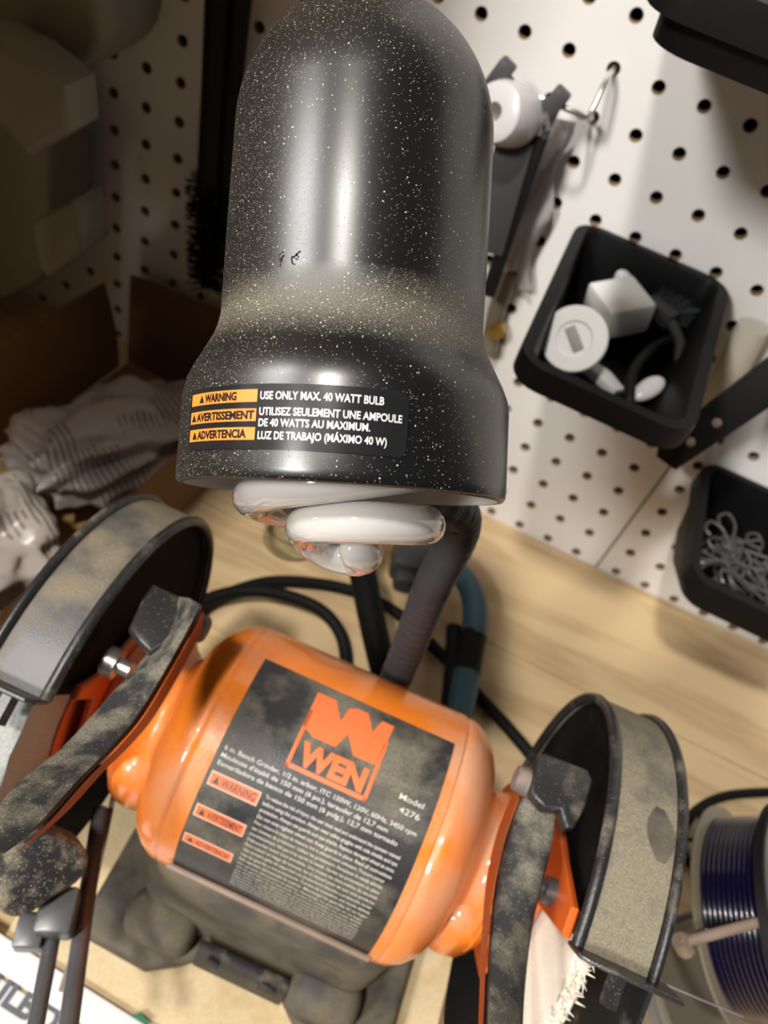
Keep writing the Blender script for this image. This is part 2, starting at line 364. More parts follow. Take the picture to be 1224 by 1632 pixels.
def wrapped(items, fn, name, mat, parent, cut=None):
    """flat print bent onto a curved face; cut = (axis index, spacing) slices the flat pieces first so that they follow the curve"""
    V, Fc = [], []
    for vs, fs in items:
        b0 = len(V); V += [(x, y, 0) for x, y in vs]; Fc += [tuple(i + b0 for i in f) for f in fs]
    me = bpy.data.meshes.new(name); me.from_pydata(V, [], Fc); me.update()
    bm = bmesh.new(); bm.from_mesh(me)
    if cut:
        ax, st_ = cut; lo = min(v[ax] for v in V); hi = max(v[ax] for v in V); n = Vector((0, 0, 0)); n[ax] = 1; p = lo + st_
        while p < hi:
            co = Vector((0, 0, 0)); co[ax] = p
            bmesh.ops.bisect_plane(bm, geom=bm.verts[:] + bm.edges[:] + bm.faces[:], plane_co=co, plane_no=n, dist=1e-7); p += st_
    for v in bm.verts: v.co = fn(v.co.x, v.co.y)
    bm.normal_update(); bm.to_mesh(me); bm.free(); me.update()
    return link(name, me, mat, parent, smooth=False)
def rect_grid(x0, y0, x1, y1, nx, ny=1):
    vs = [(x0 + (x1 - x0) * i / nx, y0 + (y1 - y0) * j / ny) for j in range(ny + 1) for i in range(nx + 1)]
    fs = [(j * (nx + 1) + i, j * (nx + 1) + i + 1, (j + 1) * (nx + 1) + i + 1, (j + 1) * (nx + 1) + i) for j in range(ny) for i in range(nx)]
    return vs, fs

# ------------------------------------------------------------------ setting: bench floor and pegboard wall
P = .0254
def pegboard(name, x0, x1, z0, z1, hx, hz, parent):
    bm = B(); th = .005; hr = .0034
    i0 = math.floor((x0 - hx) / P - .5) + 1; n = 12
    def clampx(x): return min(max(x, x0), x1)
    i = math.floor((x0 - hx) / P) - 1
    cols = []
    while hx + i * P - P / 2 < x1:
        c = hx + i * P
        if c + P / 2 > x0: cols.append(c)
        i += 1
    for c in cols:
        j = math.floor((z0 - hz) / P) - 1
        while hz + j * P - P / 2 < z1:
            r_ = hz + j * P; j += 1
            if r_ + P / 2 <= z0: continue
            L, Rr, Bt, T = max(c - P / 2, x0), min(c + P / 2, x1), r_ - P / 2, r_ + P / 2
            if c - hr < L or c + hr > Rr:
                bm.faces.new([bm.verts.new((x, 0, z)) for x, z in ((L, Bt), (Rr, Bt), (Rr, T), (L, T))]); continue
            ang = [2 * math.pi * k_ / n + math.pi / n * 0 for k_ in range(n)]
            cyc = []
            for a in ang:
                ca, sa = math.cos(a), math.sin(a); mx = max(abs(ca), abs(sa))
                q = (ca / mx, sa / mx)
                cyc.append((c + (q[0] * (Rr - c) if q[0] > 0 else q[0] * (c - L)), r_ + q[1] * P / 2))
            # square corners at 45 deg are added as their own points
            outer = [bm.verts.new((x, 0, z)) for x, z in cyc]
            ring = [bm.verts.new((c + hr * 1.12 * math.cos(a), 0, r_ + hr * 1.12 * math.sin(a))) for a in ang]
            rim = [bm.verts.new((c + hr * math.cos(a), .0004, r_ + hr * math.sin(a))) for a in ang]
            back = [bm.verts.new((c + hr * math.cos(a), th, r_ + hr * math.sin(a))) for a in ang]
            for k_ in range(n):
                k2 = (k_ + 1) % n
                crn = None
                for ca, xx, zz in ((45, Rr, T), (135, L, T), (225, L, Bt), (315, Rr, Bt)):
                    if math.degrees(ang[k_]) < ca < (math.degrees(ang[k2]) if k2 else 360): crn = bm.verts.new((xx, 0, zz))
                if crn: bm.faces.new((ring[k_], outer[k_], crn, outer[k2], ring[k2]))
                else: bm.faces.new((ring[k_], outer[k_], outer[k2], ring[k2]))
                f = bm.faces.new((ring[k_], ring[k2], rim[k2], rim[k_])); f.material_index = 1
                f = bm.faces.new((rim[k_], rim[k2], back[k2], back[k_])); f.material_index = 1
    bmesh.ops.remove_doubles(bm, verts=bm.verts[:], dist=1e-6)
    for xe in (x0, x1):     # side edges so the sheet has its thickness
        q = [bm.verts.new(p) for p in ((xe, 0, z0), (xe, th, z0), (xe, th, z1), (xe, 0, z1))]; f = bm.faces.new(q); f.material_index = 1
    for f in bm.faces:      # face the room
        if abs(f.normal.y) > .9 and f.normal.y > 0: f.normal_flip()
    return done(bm, name, [M['peg'], M['pegedge']], parent, smooth=False, fix=False)
wall = empty('wall_back'); tag(wall, 'white pegboard wall with rows of round holes behind the bench', 'wall', kind='structure')
pegboard('pegboard_sheet', -.52, .1466, -.004, .78, 0.0, .0058, wall)
pegboard('pegboard_sheet', .1482, .62, -.004, .78, .1625, .005, wall)
bm = B(); box(bm, (.05, .030, .385), (1.2, .01, .80)); done(bm, 'hole_shade_sheet', M['holeshade'], wall, smooth=False)  # dark sheet stands in for the shade inside the holes
bench = empty('workbench', (0, 0, 0)); tag(bench, 'light pine workbench top under the grinder and against the pegboard', 'workbench')
yy = [0.0, -.118, -.262, -.41, -.56, -.76]
for i in range(5):
    bm = B(); box(bm, (.05, (yy[i] + yy[i + 1]) / 2, -.0125), (1.2, yy[i] - yy[i + 1] - .0006, .025), .0006, seg=1)
    o = done(bm, 'plank', M['pine'], bench)

# unseen cabinets and carton, added to block light from the left corner
cbt = empty('light_blocker_drawers', (-.515, -.295, 0)); tag(cbt, 'unseen light blocker beyond the left edge, shaped as a grey drawer cabinet', 'cabinet')
bm = B(); box(bm, (0, 0, .2905), (.17, .53, .58), .004); done(bm, 'blocker_body', M['grey'], cbt)
for k_ in range(4):
    bm = B(); box(bm, (.0875, 0, .070 + k_ * .140), (.006, .49, .122), .003); dr = done(bm, 'drawer', M['cream'], cbt)
    bm = B(); box(bm, (.095, 0, .070 + k_ * .140), (.010, .09, .012), .003); done(bm, 'handle', M['steel'], dr)
shf = empty('light_blocker_cabinet', (-.305, -.003, .425)); tag(shf, 'unseen light blocker above the left end of the bench, shaped as a wooden cabinet', 'cabinet')  # out of view, added to shade the left part of the wall
bm = B(); box(bm, (0, -.18, .30), (.22, .36, .60), .002); done(bm, 'blocker_body', M['pine'], shf)
for x in (-.0545, .0545):
    bm = B(); box(bm, (x, -.369, .30), (.106, .018, .58), .003); dr = done(bm, 'blocker_door', M['pine'], shf)
    bm = B(); box(bm, (x * .3, -.385, .12), (.010, .014, .08), .003); done(bm, 'handle', M['steel'], dr)

tc_ = empty('light_blocker_carton', (-.345, -.650, 0)); tag(tc_, 'unseen light blocker left of the grinder, shaped as a tall brown carton', 'box')  # also unseen, added to keep the room light off the box corner
bm = B(); box(bm, (0, 0, .3005), (.17, .17, .60), .003); done(bm, 'carton_body', M['card'], tc_)
bm = B(); box(bm, (0, 0, .6012), (.05, .172, .0006)); done(bm, 'blocker_tape', M['tan'], tc_)

# ------------------------------------------------------------------ plywood plate under the grinder
bm = B()
pl = [atz(735, 1480, .018), atz(696, 1650, .018)]
dx = (pl[1] - pl[0]).normalized(); A_ = pl[0] - dx * .065; Bq = pl[0] + dx * .105; wv = Vector((-dx.y, dx.x, 0))
if wv.x > 0: wv = -wv
plate_poly = [A_, Bq, Bq + wv * .213, A_ + wv * .213]
prism(bm, [(p.x, p.y) for p in plate_poly], (0, 0, 0.0003), (1, 0, 0), (0, 1, 0), (0, 0, 1), .0177, .0008, 1)
o = done(bm, 'mounting_board', M['ply']); tag(o, 'tan plywood board lying flat directly under the grinder base', 'board')

# ------------------------------------------------------------------ the bench grinder (local frame: x along its shaft, origin on the bench)
GO = Vector((.035, -.331, 0)); GY = R_(3); AH = .141
G = empty('bench_grinder', GO, GY)
tag(G, 'orange and black bench grinder with work lamp, dusty wheel guards and buffing wheel', 'grinder')
GM = Matrix.Translation(GO) @ Matrix.Rotation(GY, 4, 'Z'); GI = GM.inverted()
def gl(p): return GI @ Vector(p)
GA = (GM.to_3x3() @ Vector((1, 0, 0)))
def ats(u, v, s):      # pixel to the plane x = s of the grinder, in its local frame
    d = ray(u, v); p0 = GM @ Vector((s, 0, 0)); return gl(CO + d * ((p0 - CO).dot(GA) / d.dot(GA)))
# motor housing
H = .0515
prof = [(-.0865, .036), (-.083, .031), (-.0785, .0275), (-.0755, .0285), (-.0735, .033), (-.0722, .039), (-.069, .0445), (-.0645, .0485), (-.060, .0507), (-.0572, .0512), (-.0568, .0508), (-.0562, .0508), (-.0558, H),
        (.0355, H), (.0359, .0508), (.0365, .0508), (.0369, .0512), (.041, .0507), (.0455, .0485), (.050, .0445), (.0532, .039), (.0548, .033), (.057, .0285), (.060, .0275), (.065, .030), (.0675, .035)]
bm = B(); lathe(bm, prof, 72, 'X', (0, 0, AH)); done(bm, 'motor_housing', M['orange'], G, angle=60)
# thicker lower lobes of the cast end bells
for s0, s1 in ((-.0730, -.0865), (.0545, .068)):
    bm = B(); c0, c1 = min(s0, s1), max(s0, s1)
    box(bm, ((c0 + c1) / 2, -.010, AH - .006), (c1 - c0 + .012, .052, .040), .012, seg=4); done(bm, 'end_bell', M['orange'], G, angle=60)
# rating label wrapped on the housing
def gw(th0, lift=.00025):
    def fn(x, y):     # x along shaft (m), y = arc length downward-front from th0, negative = down
        a = R_(th0) - y / (H)
        r = H + lift
        return Vector((x, r * math.cos(a), AH + r * math.sin(a)))
    return fn
L0, L1 = -.0492, .0316; TH0 = 71.0; arc = R_(108) * H
lab = wrapped([rect_grid(L0, -arc, L1, 0, 2, 40)], gw(TH0, .00015), 'rating_label', M['labelblack'], G); 
tag(lab, 'black rating label on the orange motor')
for p in lab.data.polygons: p.use_smooth = True
def py(deg): return -R_(deg - TH0) * H
items = []
def T(s, x0, x1, deg, h, bold=0.00002): items.append(fit_text(s, x0, x1, py(deg) - h, h, bold))
d0 = 113.2
T('6 in. Bench Grinder, 1/2 in. arbor, ITC 150W, 120V, 60Hz, 3450 rpm', -.047, .0285, d0 + .3, .00165)
T('Meuleuse d\'établi de 150 mm (6 po.), tarauder de 12,7 mm', -.047, .0185, d0 + 3.4, .00165)
T('Esmeriladora de banco de 150 mm (6 pulg.), 12,7 mm tornado', -.047, .0235, d0 + 6.5, .00165)
T('Model', .0180, .0275, 102.5, .0021); T('4276', .0195, .0275, 107.2, .0021)
para = ['To reduce the risk of injury, the user must read and understand the operator manual',
        'before using this product. Always wear safety goggles with side shields and eye',
        'protection. Always use guards and eye shields. Replace damaged wheel at once.',
        'Do not over-tighten wheel nut. Keep guards in place. Read all instructions']
para2 = ['Pour réduire le risque de blessure, lire le manuel avant utilisation. Toujours porter',
         'des lunettes de protection. Utiliser les protecteurs. Remplacer la meule abîmée',
         'immédiatement. Ne pas trop serrer la meule. Garder les protecteurs en place',
         'Débrancher avant tout entretien. Lire toutes les instructions de sécurité',
         'Para reducir el riesgo de lesiones, lea el manual antes de usar este producto',
         'Use siempre gafas de seguridad con protectores laterales y protección ocular',
         'Use las guardas y los protectores. Cambie de inmediato una muela dañada',
         'No apriete demasiado la tuerca. Mantenga las guardas en su lugar']
dg_ = 124.2
for s in para: T(s, -.0262, .0262, dg_, .00135, .00002); dg_ += 2.75
for s in para2: T(s, -.0262, .0245, dg_, .00120, .00001); dg_ += 2.55
for s in para2[::-1]: T(s, -.0262, .0235, dg_, .00105, .0); dg_ += 2.1
wrapped(items, gw(TH0, .0003), 'printed_text', M['print'], lab)
# warning tabs
def bar(x0, x1, dA, dB): return rect_grid(x0, py(dB), x1, py(dA), 2, 4)
tabs = [(-.0476, -.0280, 124.3, 130.2), (-.0478, -.0282, 138.6, 144.2), (-.0482, -.0286, 153.2, 158.4)]
wrapped([bar(x0, x1, a, b_) for x0, x1, a, b_ in tabs], gw(TH0, .00028), 'tab_border', M['printpink'], lab)
wrapped([bar(x0 + .0006, x1 - .0006, a + .7, b_ - .7) for x0, x1, a, b_ in tabs], gw(TH0, .00036), 'warning_tab', M['printorange'], lab)
it = []
for (x0, x1, a, b_), s in zip(tabs, ('WARNING', 'AVERTISSEMENT', 'ADVERTENCIA')):
    y0 = py(b_ - 1.3); hh = py(a + 1.3) - y0
    it.append(fit_text(s, x0 + .0050, x1 - .0014, y0, hh, .00006))
    it.append(([(x0 + .0016, y0), (x0 + .0042, y0), (x0 + .0029, y0 + hh)], [(0, 1, 2)]))
wrapped(it, gw(TH0, .00042), 'warning_text', M['labelblack'], lab, (1, .001))
# emblem: square outline, zigzag letter rising out of it, name underneath
q = []
xl, xr, yt, yb = -.0247, .0073, py(76.5), py(111.5)
def quad(a, b_, c, d): q.append(([a, b_, c, d], [(0, 1, 2, 3)]))
W_, Hh = xr - xl, yt - yb
quad((xl, yb), (xr, yb), (xr, yb + .0016), (xl, yb + .0016)); quad((xl, yb), (xl + .0014, yb), (xl + .0014, yt - .008), (xl, yt - .008)); quad((xr - .0014, yb), (xr, yb), (xr, yt - .008), (xr - .0014, yt - .008))
def nx(f, g): return (xl + W_ * f, yb + Hh * g)
zz_ = [(0, 0), (.24, 0), (.38, .244), (.424, .033), (.52, -.02), (.658, -.02), (.777, .205), (.844, 0), (1, 0), (.954, .574), (.676, .586), (.525, .375), (.443, .58), (.161, .58), (0, .50)]
q.append(([nx(a, 1 - b_) for a, b_ in zz_][::-1], [tuple(range(len(zz_)))]))
q.append(fit_text('WEN', xl + .003, xr - .0028, yb + .0027, .0078, .0006))
wrapped(q, gw(TH0, .0003), 'emblem', M['printorange'], lab, (1, .0012))
# base casting
bm = B()
foot = [(-.088, -.052), (-.086, -.066), (-.050, -.068), (-.036, -.060), (-.026, -.052), (.012, -.052), (.022, -.060), (.034, -.068), (.066, -.068), (.070, -.052), (.070, .060), (.040, .064), (-.060, .064), (-.088, .060)]
prism(bm, foot, (0, 0, .0182), (1, 0, 0), (0, 1, 0), (0, 0, 1), .014, .004, 3)
done(bm, 'base', M['base'], G)
bm = B()
ped = roundrect(.118, .094, .014); prism(bm, [(x - .009, y) for x, y in ped], (0, 0, .028), (1, 0, 0), (0, 1, 0), (0, 0, 1), .078, .006, 3)
for x in (-.052, .032): box(bm, (x, -.050, .040), (.034, .022, .030), .008, seg=3)
done(bm, 'pedestal', M['base'], G)
bm = B(); box(bm, (-.008, -.0545, .040), (.046, .004, .018), .0012, rot=Matrix.Rotation(R_(-18), 3, 'X')); box(bm, (-.022, -.0572, .043), (.006, .002, .006), .0008, rot=Matrix.Rotation(R_(-18), 3, 'X')); box(bm, (.006, -.0572, .043), (.008, .002, .006), .0008, rot=Matrix.Rotation(R_(-18), 3, 'X'))
done(bm, 'front_nameplate', M['guard'], G)
bm = B(); a_ = R_(176)
box(bm, (-.009, (H + .0015) * math.cos(a_), AH + (H + .0015) * math.sin(a_) - .003), (.084, .002, .0025), .0008); done(bm, 'cradle_trim', M['tan'], G)
# wheel guards: dusty band, rolled lips, inner and outer cheek
def guard(sin, sout, Rg, a0, a1, name):
    sg = 1 if sout > sin else -1
    O = (0, 0, AH)
    bm = B(); lathe(bm, [(sin + sg * .002, Rg - .0002), (sin + sg * .004, Rg), (sout - sg * .002, Rg), (sout - sg * .002, Rg - .0022), (sin + sg * .002, Rg - .0022), (sin + sg * .002, Rg - .0002)], 72, 'X', O, a0, a1)
    g = done(bm, name, M['band'], G, angle=50)
    def lip(s, r0, w_, nm, extra=0.0):
        bm = B(); pts = []
        for k_ in range(9): 
            t = math.pi * 2 * k_ / 8; pts.append((s + w_ * .5 * math.cos(t), r0 + .0022 * math.sin(t)))
        lathe(bm, pts, 72, 'X', O, a0, a1); return done(bm, nm, M['guard'], g, angle=60)
    lip(sin + sg * .001, Rg - .001, .0045, 'inner_lip'); lip(sout, Rg + .0003, .0035, 'outer_lip')
    bm = B(); s1 = sin + sg * .0035
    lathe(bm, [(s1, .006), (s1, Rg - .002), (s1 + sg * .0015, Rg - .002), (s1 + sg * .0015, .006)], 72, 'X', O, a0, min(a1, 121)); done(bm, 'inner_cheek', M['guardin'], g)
    bm = B(); s2 = sout
    lathe(bm, [(s2, 0), (s2, Rg), (s2 + sg * .0015, Rg), (s2 + sg * .0015, 0)], 72, 'X', O); done(bm, 'outer_cover', M['guard'], g)
    return g
gr = guard(.083, .109, .0815, -75, 121, 'wheel_guard'); tag(gr, 'right guard band with a dark oval scuff in its dust')
g2 = guard(-.103, -.127, .0815, -75, 121, 'wheel_guard'); g2.data.materials[0] = M['bandpatch']; tag(g2, 'left guard band with pale tan dust patches')
# scuff on the right band
bm = B(); rows = []
for i in range(9):
    t = i / 8; hw = .0052 * math.sin(math.pi * min(max(t, .04), .96)) ** .6
    a = R_(84 + 13 * t); c = .1005 + .0022 * t
    rows.append([Vector((c + hw * j, (.0817) * math.cos(a), AH + .0817 * math.sin(a))) for j in (-1, 0, 1)])
sheet(bm, rows); done(bm, 'scuff_mark', M['base'], gr)
# spark deflector plates at the front end of each guard, with bolts
def deflector(s0, s1, g):
    a = R_(120.5); rd = Vector((0, math.cos(a), math.sin(a))); tn = Vector((0, -math.sin(a), math.cos(a)))
    bm = B(); n_ = Vector((1, 0, 0))
    poly = [(s0, .076), (s1, .076), (s1, .0905), (s0 + (s1 - s0) * .1, .0905), (s0, .088)]
    prism(bm, poly, Vector((0, 0, AH)) - tn * -.0008, n_, rd, tn, .0018, .0005, 1)
    d = done(bm, 'spark_deflector', M['guard'], G)
    for f_ in ((.42,) if s0 > 0 else (.3, .62)):
        bm = B(); c = Vector((s0 + (s1 - s0) * f_, 0, AH)) + rd * .0865
        lathe(bm, [(0, 0), (0, .0032), (.010, .0032), (.010, 0)], 6)
        bmesh.ops.transform(bm, matrix=frame(c + tn * .0045, n_, rd, -tn) if False else frame(c - tn * -.002, n_, tn.cross(n_), tn), verts=bm.verts[:])
        done(bm, 'bolt', M['guard'], d)
    return d
deflector(.0825, .116, gr); deflector(-.1035, -.134, g2)
bm = B(); a = R_(121)
tube(bm, catmull([gl(atd(1045, 1562, .29)), gl(atd(1110, 1590, .285)), gl(atd(1185, 1621, .28))], 4), .00035, 6); done(bm, 'loose_wire', M['rod'], G)
# grinding wheel (left) and buffing wheel (right)
def wheel(s0, s1, r, mat, name, rag=0.0, label=None, seg=96):
    bm = B(); pr = [(s0, 0), (s0, r - .001), (s0 + (s1 - s0) * .12, r), (s0 + (s1 - s0) * .5, r), (s1 - (s1 - s0) * .12, r), (s1, r - .001), (s1, 0)]
    lathe(bm, pr, seg, 'X', (0, 0, AH))
    for v in bm.verts:
        d = v.co - Vector((v.co.x, 0, AH))
        if d.length > r * .9: v.co += d.normalized() * random.uniform(-rag, rag); v.co.x += random.uniform(-rag, rag) * .3
    o = done(bm, name, mat, G, angle=30); 
    if label: tag(o, label)
    return o
wheel(-.1090, -.1245, .0755, M['stone'], 'grinding_wheel', .0007, 'grey gritty grinding stone at the left end')
bw = wheel(.0868, .0925, .0745, M['buff'], 'buffing_wheel', .0004, 'white cotton buffing wheel at the right end')
bm = B()
for i in range(420):          # frayed cotton rim
    a = R_(random.uniform(122, 245)); s = random.uniform(.0868, .0930); l_ = random.uniform(.0015, .0048)
    c, s_ = math.cos(a), math.sin(a); p0 = Vector((s, .0735 * c, AH + .0735 * s_)); da = random.uniform(-.045, .045)
    p1 = Vector((s + random.uniform(-.002, .002), (.0745 + l_) * math.cos(a + da), AH + (.0745 + l_) * math.sin(a + da)))
    tube(bm, [p0, p1], [.00055, .0001], 3, caps=False)
fr = done(bm, 'frayed_rim', M['buff'], bw, smooth=False); tag(fr, kind='stuff')
bm = B(); lathe(bm, [(-.1088, .008), (-.1088, .0420), (-.1080, .0420), (-.1080, .008)], 48, 'X', (0, 0, AH)); done(bm, 'paper_blotter', M['printorange'], G)
bm = B(); tube(bm, [(-.128, 0, AH), (.110, 0, AH)], .0063, 16); done(bm, 'shaft', M['steel'], G)
def pol(r, t): return (r * math.cos(R_(t)), r * math.sin(R_(t)))
# orange inner guard castings with their sloping front cut
def casting(s, th, name, top):
    bm = B(); poly = top + [(-.0205, .034), (-.034, .010), (-.036, -.02), (-.02, -.04), (.02, -.04), (.034, 0), (.028, .03)]
    prism(bm, poly, (s, 0, AH), (0, 1, 0), (0, 0, 1), (1, 0, 0), th, .0008, 1)
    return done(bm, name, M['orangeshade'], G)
casting(.0795, .0030, 'inner_casting', [(.004, .045), (-.012, .056), pol(.0778, 114), pol(.0778, 121)]); casting(-.1040, .0030, 'inner_casting', [(.004, .036), (-.012, .041), pol(.060, 116), pol(.060, 121)])
for s_ in (.0805, -.1030):
    bm = B(); prism(bm, [(-.034, .008), pol(.078, 176)] + [pol(.078, a) for a in range(185, 286, 10)] + [(.03, -.03), (.0, -.01)], (s_, 0, AH), (0, 1, 0), (0, 0, 1), (1, 0, 0), .002, .0005, 1); done(bm, 'lower_shade_plate', M['guardin'], G)  # added black plates stand in for the shaded bench below the castings
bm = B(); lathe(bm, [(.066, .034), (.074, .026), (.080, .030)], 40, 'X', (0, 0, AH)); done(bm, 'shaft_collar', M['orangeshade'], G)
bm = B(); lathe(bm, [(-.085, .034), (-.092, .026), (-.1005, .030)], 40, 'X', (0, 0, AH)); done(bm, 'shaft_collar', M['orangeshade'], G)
# arched arms: dusty top, orange flank
def arm(sa, sb, pa, pb, th, name):
    """sa inboard edge, sb outboard edge, with matching (y,z) paths"""
    bm = B(); n = len(pa); top = []; 
    for i in range(n):
        A0 = Vector((sa[i], pa[i][0], AH + pa[i][1])); B0 = Vector((sb[i], pb[i][0], AH + pb[i][1])); top.append((A0, B0))
    rows = []
    for i in range(n):
        A0, B0 = top[i]; c = (A0 + B0) / 2; rad = Vector((0, c.y, c.z - AH)).normalized()
        e = (B0 - A0); rows.append([A0 - rad * th, A0 - rad * .0015, A0 + e * .1, A0 + e * .5 + rad * .001, B0 - e * .1, B0 - rad * .0015, B0 - rad * th])
    V = [[bm.verts.new(p) for p in r] for r in rows]; k_ = len(V[0])
    for i in range(n - 1):
        for j in range(k_): bm.faces.new((V[i][j], V[i][(j + 1) % k_], V[i + 1][(j + 1) % k_], V[i + 1][j]))
    bm.faces.new(V[0]); bm.faces.new(V[-1])
    o = done(bm, name, M['arm'], G, angle=50)
    bm = B(); rows = []
    for i in range(n):
        A0, B0 = top[i]; rad = Vector((0, A0.y, A0.z - AH)).normalized(); sgn = -1 if sb[0] > sa[0] else 1
        off = Vector((sgn * .0016, 0, 0))
        rows.append([A0 - rad * .003 + off, A0 - rad * (.003 + th * 1.5) + off])
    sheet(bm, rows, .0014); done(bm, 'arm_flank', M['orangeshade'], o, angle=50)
    return o
def edge(px, sv, n=4): return catmull([ats(u, v, sv) for u, v in px], n)
def arm_from(ea, eb, th, name, lab_):
    n_ = len(ea); o = arm([p.x for p in ea], [p.x for p in eb], [(p.y, p.z - AH) for p in ea], [(p.y, p.z - AH) for p in eb], th, name); tag(o, lab_); return o
ra = arm_from(edge([(862, 1212), (824, 1309), (798, 1416), (786, 1523), (781, 1630), (778, 1720)], .0565), edge([(899, 1222), (886, 1318), (871, 1390), (856, 1450), (842, 1530), (835, 1630), (832, 1720)][:1] + [(888, 1312), (869, 1400), (850, 1480), (837, 1590), (832, 1720)], .0690), .009, 'guard_arm', 'right dusty black arm beside the buffing wheel')
la = arm_from(edge([(319, 962), (287, 1022), (223, 1131), (175, 1190), (122, 1243), (60, 1312), (0, 1365)], -.0705), edge([(283, 950), (258, 1010), (180, 1100), (143, 1142), (96, 1192), (32, 1243), (-20, 1300)], -.0840), .009, 'guard_arm', 'left dusty black arm beside the grinding stone')
def tab_(px, zz, th, mat, bolt, sgn):
    pts = [gl(atz(u, v, zz)) for u, v in px]; bm = B()
    prism(bm, [(p.x, p.y) for p in pts], (0, 0, zz - th), (1, 0, 0), (0, 1, 0), (0, 0, 1), th, .0012, 2); t_ = done(bm, 'arm_tab', mat, G, angle=50)
    bm = B(); lathe(bm, [(0, 0), (0, .0042), (.003, .0050), (.0075, .0050), (.0085, .004), (.0085, 0)], 12)
    p = gl(atz(bolt[0], bolt[1], zz - .006)); bmesh.ops.transform(bm, matrix=frame(p, (0, 1, 0), (0, 0, 1), (1, 0, 0)) @ Matrix.Translation((0, 0, -.004)), verts=bm.verts[:]); done(bm, 'hex_bolt', M['bolt'], t_)
tab_([(855, 1206), (870, 1199), (938, 1226), (946, 1244), (935, 1283), (916, 1320), (903, 1320), (895, 1290), (868, 1288), (846, 1262)], AH + .0815, .005, M['guard'], (838, 1246), 1)
tab_([(244, 929), (285, 948), (322, 962), (318, 980), (286, 1010), (240, 1040), (205, 1000), (226, 955)], AH + .079, .005, M['guard'], (312, 998), -1)
# screws seen inside the guards
def screw(p, d, r, l_, mat, name='screw'):
    d = Vector(d).normalized(); x = d.orthogonal().normalized(); bm = B()
    lathe(bm, [(0, 0), (0, r), (l_ * .5, r), (l_ * .55, r * .55), (l_, r * .55), (l_, 0)], 10)
    bmesh.ops.transform(bm, matrix=frame(Vector(p), x, d.cross(x), d), verts=bm.verts[:]); return done(bm, name, mat, G)
a_ = pol(.055, 113); screw((.0795, a_[0], AH + a_[1]), (-1, 0, 0), .0048, .007, M['rod'])
a_ = pol(.057, 104); screw((-.0995, a_[0], AH + a_[1]), (1, 0, 0), .0058, .010, M['steel'])
a_ = pol(.070, 146); screw((-.134, a_[0] - .004, AH + a_[1] + .04), (-1, 0, 0), .004, .006, M['steel'])
# tool rest knob, clamp block and rods at the left front
kc = gl(atd(58, 1378, .285)); bm = B()
prk = []
for k_ in range(40):
    t = 2 * math.pi * k_ / 40; rr = .0150 + .0024 * math.cos(3 * t + .6); prk.append((rr * math.cos(t), rr * math.sin(t)))
ax = gl(atd(58, 1378, .285) + Vector((.42, -.25, .55))) - kc; ax.normalize(); ux = ax.orthogonal().normalized()
prism(bm, prk, kc - ax * .011, ux, ax.cross(ux), ax, .017, .0035, 3)
kn = done(bm, 'clamp_knob', M['knob'], G)
tag(kn, 'black lobed knob powdered with dust')
bm = B(); cb = gl(atd(92, 1455, .292)); box(bm, cb, (.013, .016, .013), .0015, rot=Matrix.Rotation(R_(20), 3, 'Z')); box(bm, cb + Vector((-.006, -.008, -.006)), (.010, .012, .010), .001, rot=Matrix.Rotation(R_(20), 3, 'Z')); done(bm, 'clamp_block', M['rod'], G)
bm = B(); tube(bm, [gl(atd(88, 1470, .298)), gl(atd(52, 1660, .262))], .0029, 12); done(bm, 'support_rod', M['rod'], G)
bm = B(); tube(bm, catmull([gl(atd(160, 1290, .345)), gl(atd(146, 1380, .325)), gl(atd(128, 1500, .295)), gl(atd(106, 1660, .262))], 4), .0034, 12); done(bm, 'support_rod', M['rod'], G)
# lamp shade
up_c = Vector((.063, -.996, .032)).normalized()
UP = (CR * up_c.x + CD * up_c.y + CF * up_c.z).normalized()
XR = (CR - UP * CR.dot(UP)).normalized(); YF = UP.cross(XR)
MC = atd(545, 787, .19)
bm = B(); tube(bm, [gl(atd(188, 1237, .36)), gl(atd(147, 1426, .33)), gl(atd(98, 1580, .30))], .0014, 6, flat=.5); done(bm, 'wooden_stick', M['tan'], G)  # thin wooden stick for the pale strip beside the rods
# gooseneck
gp = [Vector((.0355, -.276, .130)), Vector((.0345, -.278, .170)), Vector((.0315, -.282, .232)), Vector((.0295, -.281, .272))] + [MC + XR * x + YF * y + UP * t for x, y, t in ((.014, .052, .008), (.004, .050, .040), (.0, .044, .070), (.0, .028, .095))]
bm = B(); path = catmull(gp, 44); acc = 0; rad = []
for i, p in enumerate(path):
    if i: acc += (p - path[i - 1]).length
    rad.append(.0071 + .00032 * math.sin(acc / .0021 * 2 * math.pi))
tube(bm, [gl(p) for p in path], rad, 20); done(bm, 'gooseneck', M['neck'], G, angle=80)
bm = B(); tube(bm, [gl(Vector((.0355, -.276, .112))), gl(Vector((.0352, -.2765, .138)))], .0105, 24); done(bm, 'gooseneck_socket', M['black'], G)
SM = GI @ frame(MC, XR, YF, UP)
prof = [(.0, .0372), (.0, .0384), (.0008, .0389), (.0025, .0390), (.0205, .0386), (.0235, .0381), (.0262, .0370), (.0300, .0350), (.0345, .0327), (.0370, .0319), (.0400, .0314), (.060, .0314), (.0865, .0312)]
for k_ in range(1, 17):
    t = math.pi / 2 * k_ / 16; prof.append((.0865 + .0325 * math.sin(t), .0312 * math.cos(t) if k_ < 16 else 0))
bm = B(); lathe(bm, prof, 128); sh = done(bm, 'lamp_shade', M['shade'], G, angle=80); sh.matrix_local = SM
tag(sh, 'black dust-speckled bell shade of the work lamp')
bm = B(); ip = [(.0, .0372), (.0205, .0368), (.0262, .0352), (.0345, .0310), (.0400, .0297), (.084, .0295)]
